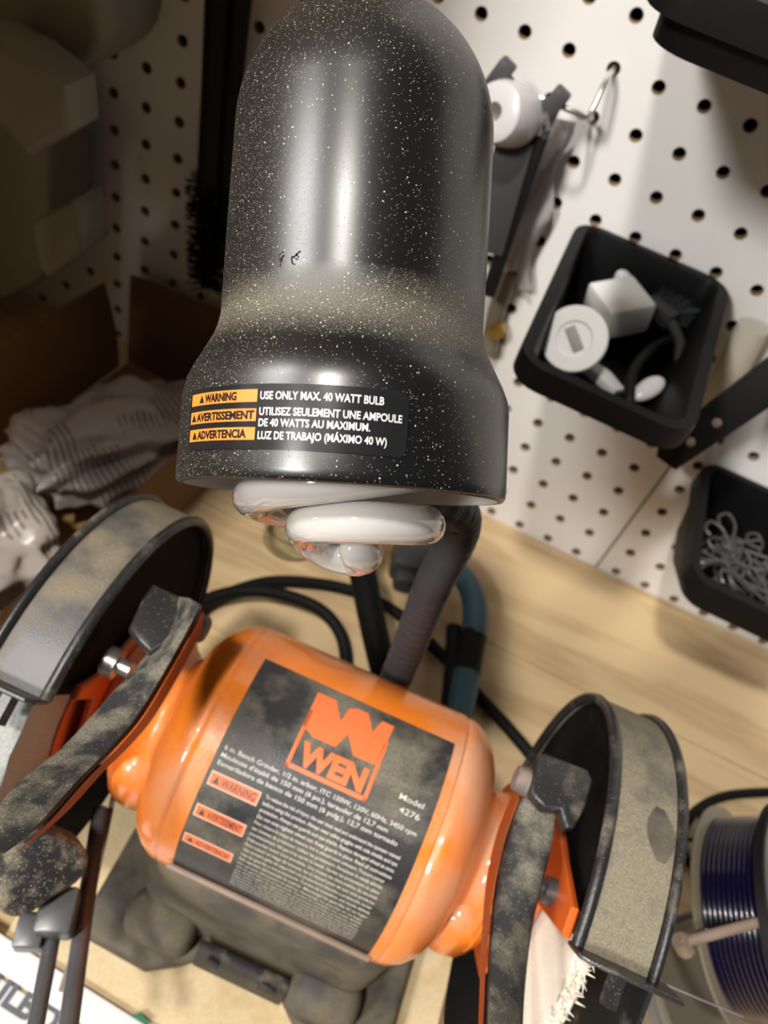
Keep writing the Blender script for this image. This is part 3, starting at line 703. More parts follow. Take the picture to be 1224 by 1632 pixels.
for k_ in range(1, 9):
    t = math.pi / 2 * k_ / 8; ip.append((.084 + .030 * math.sin(t), .0295 * math.cos(t) if k_ < 8 else 0))
lathe(bm, ip, 96); done(bm, 'reflector', M['inner'], sh, angle=80)
RS = .0391
def sw(lift):
    def fn(x, y):
        a = x / RS; r = RS + lift - max(0, y - .0185) * .09
        return Vector((r * math.sin(a), -r * math.cos(a), y))
    return fn
def mm(px): return px
# label plate: arc coordinate measured from the front of the shade
XA, XB, YB, YT = -.0375, .0143, .0058, .0187
def rr_strip(x0, x1, y0, y1, r, n=44):
    vs = []; fs = []
    for i in range(n + 1):
        x = x0 + (x1 - x0) * i / n; e = min(x - x0, x1 - x); c = 0 if e >= r else r - math.sqrt(max(0, r * r - (r - e) ** 2))
        vs += [(x, y0 + c), (x, y1 - c)]
    for i in range(n): fs.append((2 * i, 2 * i + 2, 2 * i + 3, 2 * i + 1))
    return vs, fs
wl = wrapped([rr_strip(XA, XB, YB, YT, .0015)], sw(.00012), 'warning_label', M['labelgloss'], sh); 
for p in wl.data.polygons: p.use_smooth = True
edge_items = [rr_strip(XA, XB, YT - .00012, YT, 0), rr_strip(XA, XB, YB, YB + .00008, 0)]
rows = [(.0151, .0025, 'WARNING'), (.0113, .0025, 'AVERTISSEMENT'), (.0076, .0025, 'ADVERTENCIA')]
lx = XA + .0012
wrapped([rr_strip(lx, lx + .0202, y, y + h_, 0, 16) for y, h_, s in rows], sw(.00024), 'orange_tab', M['labelorange'], sh)
it = []
for (y, h_, s), (w0, w1) in zip(rows, ((.0056, .0152), (.0028, .0198), (.0036, .0182))):
    it.append(fit_text(s, lx + w0, lx + w1, y + .00045, h_ - .0009, .00009))
    tx = lx + w0 - .0021; it.append(([(tx, y + .00045), (tx + .0018, y + .00045), (tx + .0009, y + h_ - .00045)], [(0, 1, 2)]))
wrapped(it, sw(.00034), 'tab_lettering', M['labelgloss'], sh, (0, .0012))
tx = lx + .0209
it = [fit_text('USE ONLY MAX. 40 WATT BULB', tx, .0092, .0156, .00155, .00005), fit_text('UTILISEZ SEULEMENT UNE AMPOULE', tx, .0130, .0125, .0015, .00005),
      fit_text('DE 40 WATTS AU MAXIMUM.', tx, .0068, .0103, .00148, .00005), fit_text('LUZ DE TRABAJO (MÁXIMO 40 W)', tx, .0102, .0078, .0015, .00005)]
wrapped(it, sw(.00026), 'white_lettering', M['labelwhite'], sh, (0, .0012))
for xe in (-.0298 + .011, -.0085, .004, .012): pass
# scratches in the dome paint
bm = B()
for cx, cz in ((-.0148, .0463), (-.0142, .0456), (-.0152, .0450), (-.0112, .0457), (-.0108, .0462), (-.0115, .0449)):
    a = cx / .0314; pts = []
    for j in range(4):
        aa = a + random.uniform(-.02, .02); pts.append(Vector((.03146 * math.sin(aa), -.03146 * math.cos(aa), cz + j * .0005 + random.uniform(-.0003, .0003))))
    tube(bm, pts, .00014, 5)
done(bm, 'paint_chip', M['black'], sh)
# spiral bulb
cp = []
def bp_(phi, r, t): 
    a = R_(phi); cp.append(Vector((r * math.cos(a), -r * math.sin(a), t)))
for phi in range(-900, -360, 30): bp_(phi, .0208, .0075 + (-360 - phi) / 360 * .0115)
for phi, r, t in ((-360, .0208, .0072), (-315, .0210, .0048), (-270, .0212, .0018), (-225, .0212, -.0008), (-180, .0212, -.0026), (-135, .0210, -.0042), (-90, .0208, -.0056), (-45, .0208, -.0062), (0, .0205, -.0064), (35, .0203, -.0066),
                  (70, .0190, -.0068), (105, .0150, -.0074), (140, .0100, -.0084), (175, .0072, -.0098), (215, .0072, -.0120), (255, .0078, -.0142), (300, .0074, -.0152), (345, .0062, -.0142), (385, .0040, -.0128), (420, .0015, -.0120)): bp_(phi, r, t)
bm = B(); pth = catmull(cp, 5); n_ = len(pth)
tube(bm, pth, [.0048] * (n_ - 6) + [.0048, .0046, .0040, .0034, .0022, .0006], 20)
bl = done(bm, 'spiral_bulb', M['bulb'], sh, angle=80); tag(bl, 'white glass spiral bulb poking out of the black shade')
bm = B(); lathe(bm, [(.030, 0), (.030, .020), (.034, .022), (.050, .018), (.075, .013), (.075, 0)], 32); done(bm, 'bulb_holder', M['white'], sh)

# ------------------------------------------------------------------ bins on the pegboard
def bin_(name, x0, x1, y1, ztop, depth, label, sub=.014, back=.52, slim=.09):
    """open plastic bin hung on the wall: back at y=-.002, front lip at y1, floor set well back under a sloping front"""
    root = empty(name, ((x0 + x1) / 2, 0, ztop - depth)); tag(root, label, 'bin', 'black plastic bins on the pegboard')
    W_ = x1 - x0
    def rg(dw, yf, z, yb=-.002, r=.016): 
        d_ = yb - yf; return [Vector((x * (1 - slim * (y + yb - d_ / 2) / y1), y + yb - d_ / 2, z)) for x, y in roundrect(W_ + dw, d_, r, 6)]
    yb_ = y1 * back
    lv = [rg(0, y1, depth), rg(.0006, y1 - .0003, depth - .003), rg(.0002, y1, depth - .013), rg(-.012, y1 + .005, depth - .0135), rg(-.014, y1 + .007, depth - .0135 - sub), rg(-.026, yb_, .004), rg(-.030, yb_ + .004, .0)]
    inn = [rg(-.013, y1 + .006, depth, -.0065, .008), rg(-.016, y1 + .0075, depth - .003, -.0075, .008), rg(-.018, y1 + .010, depth - .016, -.008, .008), rg(-.034, yb_ + .003, .004, -.008, .008)]
    seq = inn[::-1] + lv; bm = B()
    R0 = [[bm.verts.new(p) for p in r] for r in seq]; n = len(R0[0])
    for i in range(len(R0) - 1):
        for k_ in range(n): bm.faces.new((R0[i][k_], R0[i][(k_ + 1) % n], R0[i + 1][(k_ + 1) % n], R0[i + 1][k_]))
    bm.faces.new(R0[0]); bm.faces.new(R0[-1])
    done(bm, 'bin_body', M['binblack'], root, angle=40)
    return root
b1 = bin_('storage_bin', .0165, .1125, -.160, .258, .060, 'open black bin holding white fittings and a small brush', .002)
b2 = bin_('storage_bin', .0065, .1025, -.165, .4135, .040, 'black bin at the top right corner, its contents out of sight', .010, .25)
b3 = bin_('storage_bin', .161, .262, -.116, .141, .060, 'black bin low on the right heaped with thin wire hooks', .014)

ZB = .204   # contents of the first bin
def tube_thing(name, pts, r, mat, label, cat, seg=12, group=None, kind=None):
    bm = B(); tube(bm, pts, r, seg); o = done(bm, name, mat, None, angle=60); tag(o, label, cat, group, kind); return o
# white round cap with slot
def cap():
    c = atz(915, 540, .244); d = (CO - c).normalized(); ax = (d + Vector((-.15, -.1, .1))).normalized(); x = ax.orthogonal().normalized()
    bm = B(); lathe(bm, [(-.020, 0), (-.020, .011), (-.010, .0115), (-.008, .0168), (-.001, .0172), (.0, .0165), (.0, .0095), (-.001, .0085), (-.001, 0)], 40)
    o = done(bm, 'round_cap', M['white'], None); o.matrix_world = frame(c, x, ax.cross(x), ax)
    tag(o, 'white round plastic cap facing up in the open bin', 'cap')
    bm = B(); box(bm, (0, 0, -.0008), (.0058, .0135, .0012), .0005); s = done(bm, 'slot', M['greyslot'], o)
cap()
c = atz(985, 490, .236); bm = B(); u_ = (atz(1040, 495, .236) - atz(985, 425, .236)).normalized(); v_ = Vector((-u_.y, u_.x, 0))
box(bm, (0, 0, 0), (.029, .029, .020), .002); box(bm, (-.0185, .013, 0), (.014, .008, .014), .003)
lathe(bm, [(-.016, 0), (-.016, .0065), (-.010, .0075), (-.010, 0)], 20)
o = done(bm, 'square_fitting', M['white'], None); o.matrix_world = frame(c, u_, v_, (0, 0, 1)) @ Matrix.Rotation(R_(12), 4, 'X'); tag(o, 'white square plastic fitting with a side lug in the bin', 'fitting')
# little brush
c = atz(1052, 497, .238); e = (atz(1095, 480, .238) - c).normalized(); f_ = Vector((-e.y, e.x, 0))
br = empty('detail_brush', c); br.matrix_world = frame(c, e, f_, (0, 0, 1)); tag(br, 'small dark brush with stiff grey bristles in the bin', 'brush')
bm = B(); box(bm, (0, 0, 0), (.010, .020, .010), .0015); done(bm, 'brush_head', M['greyb'], br)
bm = B(); tube(bm, catmull([(-.002, -.010, 0), (-.006, -.022, -.004), (-.016, -.032, -.008), (-.020, -.048, -.014)], 5), .0032, 10); done(bm, 'brush_handle', M['greyb'], br)
bm = B()
for i in range(260):
    y0 = random.uniform(-.009, .009); z0 = random.uniform(-.004, .004)
    tube(bm, [(.004, y0, z0), (.020 + random.uniform(-.003, .003), y0 * 1.5 + random.uniform(-.002, .002), z0 * 1.6)], .00022, 3, caps=False)
tag(done(bm, 'bristles', M['bristle'], br, smooth=False), kind='stuff')
tube_thing('rubber_strap', catmull([atz(1075, 540, .232), atz(1040, 555, .232), atz(1010, 590, .230), atz(1003, 630, .228), atz(1006, 652, .224)], 5), .0030, M['blackrub'], 'black rubber strap curling through the open bin', 'strap')
c = atz(1036, 618, .226); bm = B(); bmesh.ops.create_uvsphere(bm, u_segments=20, v_segments=12, radius=1.0)
for v in bm.verts: v.co = Vector((v.co.x * .0058, v.co.y * (.0125 if v.co.y < 0 else .010), v.co.z * .004))
o = done(bm, 'oval_tab', M['pearl'], None); o.location = c; o.rotation_euler = (R_(20), 0, R_(-30)); tag(o, 'pearly oval plastic tab low in the open bin', 'tab')
c = atz(955, 598, .222); bm = B(); prism(bm, [(-.014, -.004), (.012, -.006), (.016, .001), (.004, .006), (-.012, .005)], (0, 0, -.003), (1, 0, 0), (0, 1, 0), (0, 0, 1), .006, .0015)
o = done(bm, 'clear_clip', M['pearl'], None); o.location = c; o.rotation_euler = (0, R_(10), R_(-8)); tag(o, 'cloudy plastic clip under the round cap in the bin', 'clip')
# wire hooks in the low bin
for i in range(34):
    x = random.uniform(.190, .243); y = random.uniform(-.078, -.026); z = .104 + random.uniform(-.008, .016); a = random.uniform(0, 6.28); L = random.uniform(.012, .024)
    d = Vector((math.cos(a), math.sin(a), random.uniform(-.4, .5))).normalized(); e = Vector((-math.sin(a), math.cos(a), random.uniform(-.3, .3))).normalized()
    pts = [-L * d, -L * .3 * d, Vector((0, 0, 0)), L * .5 * d + e * .002, L * .8 * d + e * .008, L * .5 * d + e * .013, L * .15 * d + e * .011]
    if i == 0: proto = None
    bm = B(); tube(bm, catmull(pts, 4), .0011, 6); tube(bm, [pts[0], pts[0] - d * .001], .0017, 8)
    o = done(bm, 'wire_hook', M['rod'] if i % 5 else M['steel'], None); o.location = (x, y, z)
    tag(o, 'bent dark wire hook heaped in the low black bin', 'hook', 'wire hooks in the low bin')
tube_thing('green_twist_tie', catmull([atz(1150, 906, .098), atz(1185, 908, .098), atz(1240, 892, .098)], 4), .0010, M['green'], 'thin green wire tie across the hooks in the low bin', 'wire')

# flat black strap above the low bin, with rivet holes
a = aty(1072, 722, -.075); b_ = aty(1250, 592, -.075); d = (b_ - a).normalized(); nrm = (CO - (a + b_) / 2).normalized(); e = nrm.cross(d).normalized(); nrm = d.cross(e)
st = empty('steel_strap', a); st.matrix_world = frame(a, d, e, nrm); tag(st, 'flat black metal strap with two holes between the two right bins', 'strap')
L = (b_ - a).length; bm = B(); prism(bm, [(-.004, -.009), (L, -.011), (L, .011), (0, .0105), (-.008, .004)], (0, 0, 0), (1, 0, 0), (0, 1, 0), (0, 0, 1), .0035, .0008); done(bm, 'strap_plate', M['binblack'], st)
bm = B(); mi_ = st.matrix_world.inverted(); tube(bm, [mi_ @ (a + d * .10), mi_ @ Vector(((a + d * .10).x, -.001, (a + d * .10).z))], .004, 10); done(bm, 'wall_stub', M['binblack'], st)
for x in (.015, .034):
    bm = B(); lathe(bm, [(.0034, 0), (.0034, .0028), (.0042, .0024), (.0044, .0)], 14)
    o = done(bm, 'rivet', M['bolt'], st); o.location = (x, -.001, 0)
# cream tube hanging behind the bin
tube_thing('cream_tube', [aty(1202, 520, -.018), aty(1160, 600, -.018), aty(1120, 700, -.018)], .0095, M['cream'], 'cream plastic tube against the pegboard right of the open bin', 'tube', 16)

# ------------------------------------------------------------------ wire hook with hanging tools
hk = empty('wire_peg_hook', (-.025, 0, .33)); tag(hk, 'shiny wire double hook plugged into the pegboard beside the lamp', 'hook')
hm = Matrix.Translation((.025, 0, -.33))
hp = [Vector((0, .004, .336)), Vector((0, -.004, .336)), aty(965, 130, -.018), aty(938, 184, -.030), aty(915, 178, -.034), aty(880, 163, -.034), aty(840, 148, -.032), aty(815, 138, -.02), Vector((-.0508, -.004, .3106)), Vector((-.0508, .004, .3106))]
bm = B(); tube(bm, [hm @ p for p in catmull(hp, 5)], .0016, 10)
done(bm, 'hook_wire', M['wire'], hk)
bm = B(); tube(bm, [hm @ aty(940, 184, -.030), hm @ Vector((.0, -.004, .3106)), hm @ Vector((0, .004, .3106))], .0014, 8); done(bm, 'hook_foot', M['wire'], hk)
for px, py_ in ((883, 165), (797, 120)):
    bm = B(); box(bm, hm @ aty(px, py_, -.035), (.009, .009, .016), .0015, rot=Matrix.Rotation(R_(20), 3, 'Y')); done(bm, 'slide_clip', M['greyb'], hk)
# white grooved reel
c = aty(808, 182, -.045); ax = Vector((-.35, -.80, .20)).normalized(); x = ax.orthogonal().normalized()
bm = B(); lathe(bm, [(-.010, .005), (-.010, .0150), (-.007, .0155), (.006, .0155), (.011, .0140), (.0125, .0115), (.0125, .0045), (-.010, .005)], 40)
o = done(bm, 'white_reel', M['pearl'], None); o.matrix_world = frame(c, x, ax.cross(x), ax); tag(o, 'greyish white plastic reel with a centre hole hanging from the wire hook', 'reel')
# black hanging tools
def flatbar(name, p, q_, w_, th, mat, parent=None, bev=.0008):
    d = (q_ - p).normalized(); nrm = (CO - p).normalized(); e = nrm.cross(d).normalized(); nrm = d.cross(e)
    bm = B(); box(bm, ((q_ - p).length / 2, 0, 0), ((q_ - p).length, w_, th), bev); o = done(bm, name, mat, parent); return o, frame(p, d, e, nrm)
tl = empty('hanging_shears', (0, 0, 0)); tag(tl, 'long narrow black shears hanging from the wire hook against the lamp', 'shears')
for (p, q_, w_, nm, mt_) in ((aty(882, 160, -.036), aty(838, 262, -.036), .010, 'blade_pivot', M['greyb']), (aty(862, 215, -.036), aty(778, 470, -.036), .0088, 'blade', M['black']),
                             (aty(822, 222, -.040), aty(775, 400, -.040), .020, 'handle', M['greyb'])):
    o, mt = flatbar(nm, p, q_, w_, .005, mt_, tl); o.matrix_world = mt
bm = B(); tube(bm, [aty(868, 182, -.040), aty(858, 215, -.040)], .0014, 8); tube(bm, [aty(870, 185, -.040), aty(874, 208, -.040)], .0014, 8); done(bm, 'spring_wire', M['wire'], tl)
# translucent bag behind
rows = []
for i in range(15):
    t = i / 14; u0 = 868 - 78 * t + 5 * math.sin(t * 17); u1 = 912 - 72 * t + 7 * math.sin(t * 13 + 1); v0 = 185 + 270 * t
    rows.append([aty(u0 + (u1 - u0) * s, v0 + 10 * s, -.010 - .005 * math.sin(s * 3.14 + t * 9) * (1 if 0 < j < 5 else .3)) for j, s in enumerate([k_ / 5 for k_ in range(6)])])
bm = B(); sheet(bm, rows, .0008); o = done(bm, 'clear_sleeve', M['pearl'], None, angle=80); tag(o, 'wrinkled pale plastic sleeve behind the hanging shears', 'sleeve')
bm = B(); lathe(bm, [(-.006, 0), (-.006, .005), (-.002, .006), (.004, .006), (.004, 0)], 12); o = done(bm, 'brass_fitting', M['amber'], None); o.location = aty(792, 525, -.012); o.rotation_euler = (R_(90), 0, 0); tag(o, 'small brass fitting on the pegboard beside the lamp shoulder', 'fitting')
tube_thing('grey_tube', [aty(812, 430, -.008), aty(790, 500, -.008), aty(778, 560, -.008)], .006, M['tinpale'], 'short grey tube on the pegboard between lamp and open bin', 'tube')

# ------------------------------------------------------------------ left: grey plastic holder, hanging brushes
gh = empty('plastic_tool_holder', (-.30, 0, .18)); tag(gh, 'large grey plastic holder with two blocky latches at the upper left', 'holder')
gt = Matrix.Translation((.30, 0, -.18))
def extr(name, px, y, th, mat, parent, bev=.004):
    pts = [aty(u, v, y) for u, v in px]; bm = B()
    prism(bm, [(p.x + .30, p.z - .18) for p in pts], (0, y, 0), (1, 0, 0), (0, 0, 1), (0, 1, 0), th, bev, 3)
    return done(bm, name, mat, parent, angle=50)
extr('hopper', [(-60, -40), (142, -40), (163, 40), (158, 72), (140, 98), (100, 122), (60, 140), (-60, 150)], -.085, .060, M['grey'], gh, .006)
extr('column', [(-80, 120), (60, 120), (72, 180), (80, 330), (84, 420), (60, 452), (0, 480), (-80, 480)], -.062, .045, M['grey'], gh)
extr('upper_latch', [(-60, 40), (30, 85), (98, 140), (108, 212), (45, 250), (30, 232), (0, 200), (-60, 190)], -.125, .030, M['grey'], gh, .004)
extr('lower_latch', [(48, 362), (60, 348), (112, 322), (122, 334), (132, 402), (76, 447), (62, 428)], -.095, .030, M['grey'], gh, .003)
# hanging black brush and rod
hb = empty('long_bottle_brush', aty(330, 100, -.03)); hb0 = Matrix.Translation(-hb.location)
tag(hb, 'long black brush hanging on the pegboard just left of the lamp', 'brush')
bm = B(); tube(bm, [hb0 @ aty(348, -40, -.030), hb0 @ aty(340, 120, -.030), hb0 @ aty(330, 300, -.030)], .0068, 12); done(bm, 'brush_handle', M['blackrub'], hb)
bm = B(); a = hb0 @ aty(330, 290, -.030); b_ = hb0 @ aty(330, 455, -.030)
for i in range(700):
    t = random.random(); an = random.uniform(0, 6.28); p = a.lerp(b_, t); rr = .013 + .003 * random.random()
    tube(bm, [p, p + Vector((math.cos(an) * rr, math.sin(an) * rr * .8, random.uniform(-.003, .003)))], .0005, 3, caps=False)
tube(bm, [a, b_], .004, 8)
tag(done(bm, 'bristles', M['blackrub'], hb, smooth=False), kind='stuff')
tube_thing('black_rod', [aty(388, -40, -.022), aty(372, 120, -.022), aty(358, 330, -.022), aty(348, 420, -.022)], .0062, M['blackrub'], 'plain black rod hanging between the brush and the lamp', 'rod')
o = tube_thing('pale_tag', [aty(352, 322, -.012), aty(366, 338, -.012), aty(372, 352, -.012)], [.001, .006, .007], M['tinpale'], 'small pale tag on the pegboard behind the black rod', 'tag')

# ------------------------------------------------------------------ cardboard box with plastic bags
cb = empty('cardboard_box', (-.215, -.16, 0)); tag(cb, 'open brown cardboard box in the dark corner at left', 'box')
def cw(a, b_, z0, z1, name, lean=(0, 0)):
    a, b_ = Vector(a), Vector(b_); d = (b_ - a).normalized(); n = Vector((-d.y, d.x, 0)); rows = []
    for j in range(5):
        t = j / 4; rows.append([(a.lerp(b_, i / 8) + Vector((lean[0] * t * t, lean[1] * t * t, z0 + (z1 - z0) * t + .0012 * math.sin(i * 2.1 + t * 5)))) - cb.location for i in range(9)])
    bm = B(); sheet(bm, rows, .003); return done(bm, name, M['card'], cb, angle=40)
cw((-.283, -.030, 0), (-.300, -.330, 0), .001, .080, 'side_panel', (-.012, 0))
cw((-.280, -.022, 0), (-.145, -.012, 0), .001, .088, 'back_panel', (.0, .004))
cw((-.146, -.014, 0), (-.170, -.330, 0), .001, .074, 'side_panel', (0, 0))
cw((-.300, -.330, 0), (-.170, -.330, 0), .001, .074, 'front_panel', (0, 0))
bm = B(); box(bm, (-.0075, -.015, .0022), (.128, .300, .003), rot=Matrix.Rotation(R_(-3), 3, 'Z')); done(bm, 'bottom_panel', M['card'], cb)
def bag(name, cx, cy, sx, sy, h_, rz, label, z0, seed, text=True):
    rnd = random.Random(seed); bm = B(); bmesh.ops.create_icosphere(bm, subdivisions=5, radius=1.0)
    from mathutils import noise
    for v in bm.verts:
        p = v.co.copy(); q_ = noise.noise(p * 2.3 + Vector((seed, 0, 0))) * .25 - abs(noise.noise(p * 1.9 + Vector((0, seed, 0)))) * .55 - abs(noise.noise(p * 4.1 + Vector((0, seed, 3)))) * .10
        e_ = 1 + q_
        v.co = Vector((math.copysign(abs(p.x) ** .7, p.x) * sx * e_, math.copysign(abs(p.y) ** .7, p.y) * sy * e_, max(p.z, -.75) * h_ * e_))
    o = done(bm, name, M['bagm'], None, angle=180); o.location = (cx, cy, z0 + h_ * .92); o.rotation_euler = (0, 0, rz); tag(o, label, 'bag')
    return o
k = NT('poly_bag'); b = k.b; b.inputs['Roughness'].default_value = .3
tc = k.n('ShaderNodeTexCoord'); mp = k.n('ShaderNodeMapping'); mp.inputs['Scale'].default_value = (1, 1, 1); k.l(tc.outputs['Object'], mp.inputs[0])
wv_ = k.n('ShaderNodeTexWave', Scale=75.0, Distortion=1.2); wv_.bands_direction = 'Y'; k.l(mp.outputs[0], wv_.inputs['Vector'])
th_ = k.n('ShaderNodeMath', operation='GREATER_THAN'); th_.inputs[1].default_value = .62; k.l(wv_.outputs['Fac'], th_.inputs[0])
nn_ = k.n('ShaderNodeTexNoise', Scale=28.0); k.l(tc.outputs['Object'], nn_.inputs['Vector'])
t2 = k.n('ShaderNodeMath', operation='GREATER_THAN'); t2.inputs[1].default_value = .54; k.l(nn_.outputs['Fac'], t2.inputs[0])
mu_ = k.n('ShaderNodeMath', operation='MULTIPLY'); k.l(th_.outputs[0], mu_.inputs[0]); k.l(t2.outputs[0], mu_.inputs[1])
cm = k.n('ShaderNodeMixRGB'); cm.inputs[1].default_value = (.50, .44, .40, 1); cm.inputs[2].default_value = (.22, .19, .17, 1); k.l(mu_.outputs[0], cm.inputs[0]); k.l(cm.outputs[0], b.inputs['Base Color'])
M['bagm'] = k.m
bag('printed_poly_bag', -.212, -.135, .046, .075, .036, R_(-32), 'crumpled white plastic bag with grey printing inside the cardboard box', .006, 3.1)
bag('plain_poly_bag', -.226, -.262, .056, .052, .040, R_(-25), 'crumpled pale plastic bag nearest the left guard, inside the box', .006, 8.4)

# ------------------------------------------------------------------ cords, hose and pliers behind the grinder
def cord(name, px, r, mat, label, cat, z=None, seg=10, n=7):
    pts = [atz(u, v, (z if z is not None else r + .0004)) if len(t) == 0 else atz(u, v, t[0]) for u, v, *t in px]
    return tube_thing(name, catmull(pts, n), r, mat, label, cat, seg)
cord('power_cord', [(300, 1010), (330, 965), (385, 938), (450, 926), (550, 938), (630, 975), (700, 1040), (760, 1105), (848, 1205), (880, 1260)], .0043, M['blackrub'], 'black power cord running along the bench behind the grinder', 'cord')
cord('cord_loop', [(290, 985, .013), (345, 950, .0135), (420, 942, .0135), (500, 965, .013), (540, 1005, .009), (552, 1060, .0050), (540, 1120, .0050)], .0045, M['blackrub'], 'second loop of black cord curving down behind the orange motor', 'cord')
tube_thing('black_hose', catmull([atz(640, 1160, .010), atd(612, 1070, .49), atd(592, 985, .49), atd(574, 890, .485), atd(560, 800, .48), Vector((-.02, -.05, .14)), Vector((-.03, -.004, .16))], 6), .0085, M['blackrub'], 'thick matte black hose rising behind the motor under the bulb', 'hose', 16)
pz = empty('teal_pliers', atz(745, 1050, 0)); p0 = Matrix.Translation(-pz.location); tag(pz, 'pliers with teal and black curved handles right of the gooseneck', 'pliers')
def seg_tube(px, r, mat, nm):
    bm = B(); tube(bm, [p0 @ p for p in catmull([atz(u, v, z) for u, v, z in px], 6)], r, 14, flat=.8); done(bm, nm, mat, pz)
seg_tube([(712, 895, .018), (742, 925, .020), (757, 965, .022), (755, 1015, .024)], .0092, M['teal'], 'grip')
seg_tube([(755, 1010, .024), (750, 1040, .024), (744, 1075, .024)], .0090, M['blackrub'], 'grip_inlay')
seg_tube([(744, 1072, .024), (738, 1105, .022), (728, 1150, .018)], .0092, M['teal'], 'grip')
seg_tube([(724, 1000, .016), (722, 1060, .018), (716, 1130, .018)], .0060, M['blackrub'], 'second_handle')
c = atz(662, 895, .012); bm = B(); box(bm, (0, 0, 0), (.036, .030, .024), .005); box(bm, (-.006, -.018, -.002), (.016, .014, .016), .004)
o = done(bm, 'black_clamp_block', M['greyb'], None); o.location = c; o.rotation_euler = (0, 0, R_(15)); tag(o, 'dark grey rubber block on the bench behind the gooseneck', 'block')
# glass dish behind the bulb
c = atz(462, 862, .0); bm = B(); lathe(bm, [(.0005, 0), (.0005, .018), (.004, .021), (.024, .022), (.024, .0208), (.004, .0195), (.002, .017), (.002, 0)], 36)
k = NT('greenish_glass'); k.b.inputs['Base Color'].default_value = (.94, .97, .91, 1); k.b.inputs['Transmission Weight'].default_value = 1; k.b.inputs['Roughness'].default_value = .05; k.b.inputs['IOR'].default_value = 1.35
o = done(bm, 'glass_cup', k.m, None); o.location = c; tag(o, 'low clear greenish glass cup on the bench half hidden by the bulb', 'cup')

# ------------------------------------------------------------------ right: spool, cable, small things
sn = Vector((.623, .041, .781)).normalized(); sx_ = Vector((0, 1, 0)).cross(sn).normalized()
SPC = atd(1272, 1462, .385)
sp = empty('wire_spool'); sp.matrix_world = frame(SPC - sn * .032, sx_, sn.cross(sx_), sn); tag(sp, 'tilted spool wound with glossy dark blue line between smoky round flanges', 'spool')
def disc(z0, r, th, mat, nm, hole=.012):
    bm = B(); lathe(bm, [(z0, hole), (z0, r - .001), (z0 + th * .3, r), (z0 + th * .7, r), (z0 + th, r - .001), (z0 + th, hole), (z0, hole)], 72); return done(bm, nm, mat, sp)
disc(0, .0520, .0022, M['tinpale'], 'far_flange'); disc(.030, .0520, .0026, M['smoke'], 'near_flange')
bm = B(); lathe(bm, [(.0322, .0490), (.0340, .0500), (.0340, .0525), (.0300, .0528), (.0300, .0515)], 72); done(bm, 'flange_rim', M['binblack'], sp)
bm = B()
for k_ in range(11):
    z0 = .0038 + k_ * .0024; lathe(bm, [(z0 + .0012 * math.cos(t), .0455 + .0012 * math.sin(t)) for t in [2 * math.pi * j / 8 for j in range(9)]], 72)
lathe(bm, [(.003, .012), (.003, .0450), (.0295, .0450), (.0295, .012)], 72)
wd = done(bm, 'blue_winding', M['blue'], sp, angle=80); tag(wd, kind='stuff')
bm = B(); a = atd(1085, 1503, .352); b_ = atd(1200, 1472, .352); mi = sp.matrix_world.inverted(); tube(bm, [mi @ a, mi @ b_, mi @ atd(1240, 1462, .36)], .0024, 10); tube(bm, [mi @ atd(1083, 1497, .352), mi @ atd(1094, 1516, .354)], .0040, 8)
done(bm, 'clip_bar', M['tan'], sp)
jar = empty('plastic_canister', (.262, -.290, 0)); tag(jar, 'cloudy brownish plastic canister under the tilted blue spool', 'canister')
bm = B(); lathe(bm, [(.0, 0), (.0, .0385), (.003, .040), (.040, .040), (.043, .0385), (.043, .036), (.006, .036), (.006, 0)], 56); done(bm, 'canister_body', M['tinpale'], jar)
bm = B(); lathe(bm, [(.036, .0402), (.036, .0420), (.041, .0420), (.041, .0402), (.036, .0402)], 56); done(bm, 'collar_ring', M['smoke'], jar)

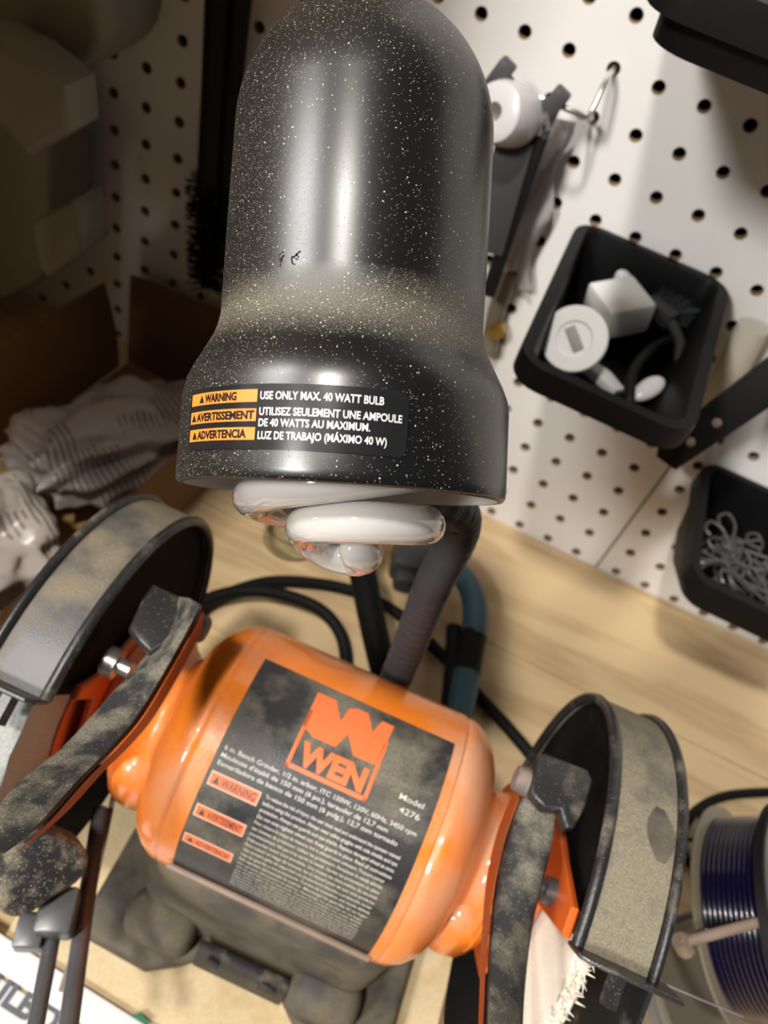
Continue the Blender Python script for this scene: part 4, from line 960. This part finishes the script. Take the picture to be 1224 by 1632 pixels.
cord('black_cable', [(1120, 1400), (1090, 1360), (1088, 1325), (1112, 1290), (1160, 1268), (1235, 1262)], .0032, M['blackrub'], 'thick black cable arching over the bench beside the right guard', 'cable')
cord('thin_cable', [(1086, 1338, .008), (1130, 1340, .009), (1170, 1352, .008), (1190, 1342, .006), (1205, 1350, .004)], .0014, M['blackrub'], 'thin dark cable crossing under the thick black cable', 'cable')
cord('thin_cable', [(1118, 1290, .0085), (1118, 1325, .0110), (1132, 1370, .007), (1148, 1400, .003)], .0016, M['blackrub'], 'thin dark cable dropping from the arch of the thick cable', 'cable')
cord('thin_cable', [(1070, 1355, .003), (1110, 1380, .004), (1140, 1395, .004)], .0016, M['blackrub'], 'thin dark cable nearest the right guard rim', 'cable')
tube_thing('dark_rod', [atz(938, 1590, .003), atz(968, 1670, .003)], .0025, M['rod'], 'thin dark rod on the bench below the buffing wheel', 'rod')

# ------------------------------------------------------------------ white printed carton at the bottom left
C0 = atz(0, 1486, .022); C1 = atz(232, 1632, .022); cx_ = (C1 - C0).normalized(); cy_ = Vector((-cx_.y, cx_.x, 0))
ct = empty('white_carton', C0); ct.matrix_world = frame(Vector((C0.x, C0.y, 0)), cx_, cy_, (0, 0, 1)); tag(ct, 'white printed carton in front of the board at the lower left corner', 'carton')
bm = B(); box(bm, (.055, -.0065, .0112), (.215, .0125, .0216), .0006); done(bm, 'lid_flap', M['paper'], ct)
bm = B(); box(bm, (.055, -.0500, .0108), (.215, .071, .0208), .0006); done(bm, 'carton_body', M['paper'], ct)
lp = ct.matrix_world.inverted() @ atz(6, 1604, .0214)
vs, fs = fit_text('MAILBOX', lp.x - .0265, lp.x + .0365, lp.y, .0105, .0006)
me = bpy.data.meshes.new('printed_word'); me.from_pydata([Vector((x, y, .0214)) for x, y in vs], [], fs); link('printed_word', me, M['ink'], ct, smooth=False)
me = bpy.data.meshes.new('green_mark'); g_ = [tuple((ct.matrix_world.inverted() @ atz(u, v, .0214))[:2]) for u, v in ((96, 1604), (124, 1600), (144, 1640), (110, 1650), (186, 1624), (222, 1614), (240, 1630), (196, 1636))]
me.from_pydata([Vector((x, y, .0215)) for x, y in g_], [], [(0, 1, 2, 3), (4, 5, 6, 7)]); link('green_mark', me, M['green'], ct, smooth=False)
